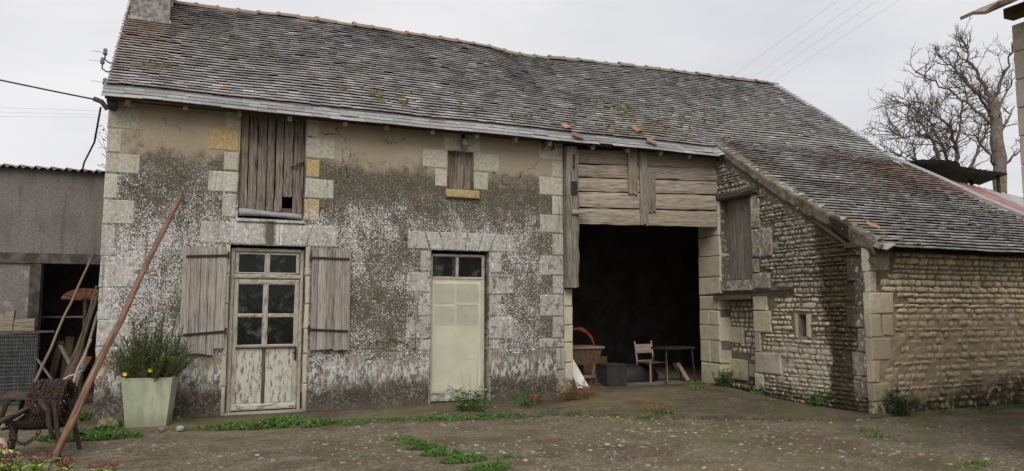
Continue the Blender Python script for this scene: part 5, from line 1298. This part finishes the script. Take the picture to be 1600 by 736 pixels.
for x0, y0, x1, y1, lab in ((26.21, 19.27, 23.59, 9.67, 'first faint wire from the left crossing the sky above the barn ridge'), (27.46, 19.22, 24.43, 9.32, 'second faint wire from the left above the barn ridge'), (28.18, 19.29, 25.07, 9.04, 'third faint wire from the left above the barn ridge'), (29.08, 19.54, 25.85, 8.71, 'rightmost faint wire crossing the sky above the barn ridge')):
    dx, dy = x1 - x0, y1 - y0
    cable('power_wire', [(x0 - 1.5 * dx, y0 - 1.5 * dy, 14), (x1 + dx, y1 + dy, 14)], .0045, 'wire', lab, 'wire', 'distant power wires')

# dry climber behind the corner
b = MB(); r9 = random.Random(4)
for k in range(6):
    p = Vector((-1.25, 2.6, 3.9 + r9.uniform(-.1, .3))); pts = [p]
    for q in range(6): p = p + Vector((-r9.uniform(.03, .1), .05, r9.uniform(.02, .2) * (1 if k % 2 else .3))); pts.append(p)
    b.tube(pts, [.009 - .001 * q for q in range(7)], 4, False)
    for q in pts[2:]: leaf(b, q, rv(r9, (-.5, .5)), Vector((0, 0, 1)), .09, .04)
tag(b.build('climber_twigs', 'twig', None), 'bare climber twigs sticking out behind the left house corner', 'twigs')

# ------------------------------------------------------------------ hangar behind the wing, metal sheets
HG = thing('hangar', 'low hangar with faded red and grey metal roof behind the wing', 'hangar', (18, 0, 0))
def slope_sheet(x0, x1, y0, y1, mat, name):
    b = MB(); n = max(4, int((x1 - x0) / .06)); ny = 12
    for j in range(ny + 1):
        y = lerp(y0, y1, j / ny)
        for i in range(n + 1): x = lerp(x0, x1, i / n); b.v.append((x - 18, y, 4.25 + .58 * y - .10 * (x - 17) + .018 * ((i // 2) % 2)))
    for j in range(ny):
        for i in range(n): a = j * (n + 1) + i; b.f.append((a, a + 1, a + n + 2, a + n + 1))
    return b.build(name, mat, HG)
b = MB(); n = 24
for i in range(n + 1):
    y = lerp(-4.0, .25, i / n); xe = interp(y, RX); z_ = interp(y, VERGE) + .12
    b.v += [(xe - .12 - 18, y, z_), (xe + .22 - 18, y, z_ - .03), (xe + .22 - 18, y, z_ - .06), (xe - .12 - 18, y, z_ - .03)]
for i in range(n):
    for k in range(4): b.f.append((i * 4 + k, (i + 1) * 4 + k, (i + 1) * 4 + (k + 1) % 4, i * 4 + (k + 1) % 4))
b.build('flashing_sheet', 'greymetal', HG)
slope_sheet(15.2, 17.0, -3.9, 1.4, 'greymetal', 'grey_sheet'); slope_sheet(17.0, 19.2, -3.9, 1.4, 'redmetal', 'red_sheet'); slope_sheet(19.2, 23, -3.9, 1.4, 'greymetal', 'grey_sheet')
MB().box(-2.0, 5, -3.6, -3.4, 0, 1.75).build('hangar_wall', 'barnwall', HG); MB().box(-2.0, 5, 1.2, 1.35, 0, 4.3).build('back_wall', 'barnwall', HG)
b = MB(); n = 34; ny2 = 6      # flat sheet roof standing higher than the rest
for i in range(n + 1):
    t = i / n
    x0, y0 = lerp(16.2, 20.1, t), lerp(.75, 1.1, t) - .35 * math.sin(PI * min(1, t * 2.2)) * (t < .45); x1, y1 = lerp(16.2, 21.1, t), lerp(1.2, 2.6, min(1, t * 2.1))
    for j in range(ny2 + 1):
        q = j / ny2; b.v.append((lerp(x0, x1, q), lerp(y0, y1, q), 5.2 + .02 * (i % 2) + .012 * fnoise(i * .3, q * 3)))
for i in range(n):
    for j in range(ny2): a = i * (ny2 + 1) + j; b.f.append((a, a + ny2 + 1, a + ny2 + 2, a + 1))
nb = len(b.v); b.v += [(x, y, z - .02) for x, y, z in b.v[:]]; b.f += [tuple(nb + k for k in reversed(f)) for f in list(b.f)]
o = thing('dark_canopy', 'dark grey flat metal sheet roof raised above the barn roof edge', 'sheet roof', (18.5, 1.4, 0)); b.build('canopy_sheet', 'darksheet', o, (-18.5, -1.4, 0))
for x, y in ((17.0, 1.2), (20.2, 2.2), (20.0, 1.3)): MB().tube([(x - 18.5, y - 1.4, 0), (x - 18.5, y - 1.4, 5.19)], .05).build('prop', 'iron', o)

# ------------------------------------------------------------------ neighbouring house at the right edge
NH = thing('neighbour_house', 'pale stone house corner with tiled eaves at the right edge', 'house', (8.24, -6.72, 0))
MB().box(.02, 5, -8, 0, -.1, 4.72).build('wall', 'housestone', NH)
z = .0; k = 0
while z < 4.7:
    h = .315; L = (.62, .40)[k % 2]
    for q, (ya, yb) in enumerate(((-L, 0), (-L - .6, -L), (-L - 1.2, -L - .6))):
        me = block_mesh('stone_block', yb - ya - .01, min(h, 4.72 - z) - .01, .06, 'housestone', rng, .008, .003); add('stone_block', me, NH, (-.005 - rng.uniform(0, .006), yb, z), (0, 0, -PI / 2))
    z += h; k += 1
b = MB(); n = 60; m_ = 10
for i in range(n + 1):
    y = lerp(.06, -8.2, i / n); 
    for j in range(m_ + 1):
        x = lerp(-.76, 4.2, j / m_); b.v.append((x, y + .01 * fnoise(j, i), 4.68 + .45 * (x + .76) + .045 * abs(math.sin(y * PI / .22)) + .01 * fnoise(i * .7, j * .5)))
nb = len(b.v)
for v in list(b.v): b.v.append((v[0] + .01, v[1], v[2] - .035))
for i in range(n):
    for j in range(m_):
        a = i * (m_ + 1) + j; b.f.append((a, a + m_ + 1, a + m_ + 2, a + 1)); b.f.append((nb + a, nb + a + 1, nb + a + m_ + 2, nb + a + m_ + 1))
    a = i * (m_ + 1); b.f.append((a, nb + a, nb + a + m_ + 1, a + m_ + 1))
for j in range(m_): b.f.append((j, j + 1, nb + j + 1, nb + j))
b.build('tiled_roof', 'canal', NH)
MB().box(-.16, .0, -7.9, -.02, 4.76, 4.87).build('eaves_beam', 'wood_dark', NH)

# ------------------------------------------------------------------ bare trees
Rr = Vector((math.sin(math.radians(66.85)), -math.cos(math.radians(66.85)), 0)); Ff = Vector((math.cos(math.radians(66.85)), math.sin(math.radians(66.85)), 0))
def tree(name, label, depth, u0, limbs, seed, ntw, tw):
    r = random.Random(seed); k = depth / 1165.0
    base = CAM + Ff * depth + Rr * ((u0 - 800) * k); base.z = 0
    t = thing(name, label, 'tree', base, group='bare trees behind the hangar')
    tr, br, tg = MB(), MB(), MB()
    for li, (pts, ra, rb) in enumerate(limbs):
        dep = 0; P = []; dd = r.uniform(-.35, .35) if li else 0
        for q, (du, v) in enumerate(pts): P.append(Rr * (du * k) + Ff * (dd * q) + Vector((0, 0, max(0, (481 - v) * k + 1.6)))); 
        fine = []
        for a, b in zip(P, P[1:]):
            for s in range(4): fine.append(a.lerp(b, s / 4) + Vector((r.gauss(0, 1), r.gauss(0, 1), r.gauss(0, 1))) * (.02 + .025 * (li > 0)) * (1 if s else .4))
        fine.append(P[-1]); n = len(fine)
        rad = [lerp(ra, rb, (i / (n - 1)) ** .65) * (.58 if li else .78) * (1 + .08 * r.uniform(-1, 1)) for i in range(n)]
        (tr if li == 0 else br).tube(fine, rad, 9 if li == 0 else 6)
        def twig(p, d, L, rad_, lev):
            pts_ = [p]; c = p
            for s in range(5):
                d = (d + Vector((r.gauss(0, .28), r.gauss(0, .28), r.gauss(.06, .25)))).normalized(); c = c + d * L / 5; pts_.append(c)
            tg.tube(pts_, [lerp(rad_, rad_ * .4, s / 5) for s in range(6)], 4 if lev < 2 else 3, False)
            if lev < 3:
                for _ in range(r.randint(2, 4)):
                    s = r.randint(1, 5); twig(pts_[s], (d + rv(r, (-.3, 1)) * 1.1).normalized(), L * r.uniform(.4, .7), rad_ * .62, lev + 1)
        if li:
            for _ in range(int(ntw * n)):
                s = int(n * (r.random() ** .7)); s = min(s, n - 1); twig(fine[s], (rv(r, (-.25, 1)) + (fine[-1] - fine[0]).normalized() * .4).normalized(), r.uniform(*tw), .026, 1)
    tr.build('trunk', 'bark', t, smooth=True); br.build('limbs', 'bark', t, smooth=True); tg.build('crown', 'twig', t)
tree('bare_tree', 'taller bare tree with one stout trunk at the right edge', 30, 1570, [
    ([(0, 545), (0, 400), (1, 290), (2, 230), (1, 180), (-1, 148)], .42, .26), ([(-1, 152), (-8, 120), (-20, 86), (-21, 75), (-14, 58), (-8, 42)], .19, .03), ([(-4, 155), (-24, 130), (-34, 105), (-39, 90), (-49, 76), (-52, 58)], .17, .03),
    ([(3, 152), (10, 120), (17, 95), (22, 66)], .17, .04), ([(-6, 168), (-28, 150), (-50, 135), (-70, 118), (-82, 107)], .13, .03), ([(-8, 190), (-36, 162), (-70, 131), (-96, 118), (-122, 104)], .13, .03),
    ([(5, 205), (25, 185), (45, 155)], .16, .04), ([(-6, 255), (-28, 232), (-50, 214)], .12, .03), ([(6, 260), (28, 240), (50, 215)], .13, .03), ([(2, 170), (18, 140), (36, 112)], .12, .03)], 5, .8, (.35, 1.2))
tree('bare_tree', 'shorter spreading bare tree with many fine twigs above the dark sheet', 34, 1500, [
    ([(0, 535), (0, 400), (0, 320), (2, 275)], .40, .30), ([(2, 280), (8, 230), (4, 195), (-16, 172), (-34, 150)], .24, .05), ([(-4, 285), (-22, 245), (-34, 212), (-50, 190), (-72, 180)], .22, .04),
    ([(8, 290), (30, 245), (42, 215), (46, 188)], .2, .05), ([(-6, 290), (-12, 235), (-24, 216), (-42, 205), (-76, 212), (-88, 204)], .15, .03), ([(-10, 270), (-38, 250), (-66, 245), (-80, 236)], .12, .03), ([(4, 230), (14, 190), (20, 160), (30, 140)], .14, .03), ([(-8, 250), (-24, 190), (-46, 160), (-58, 146)], .13, .03)], 8, 1.7, (.5, 1.8))
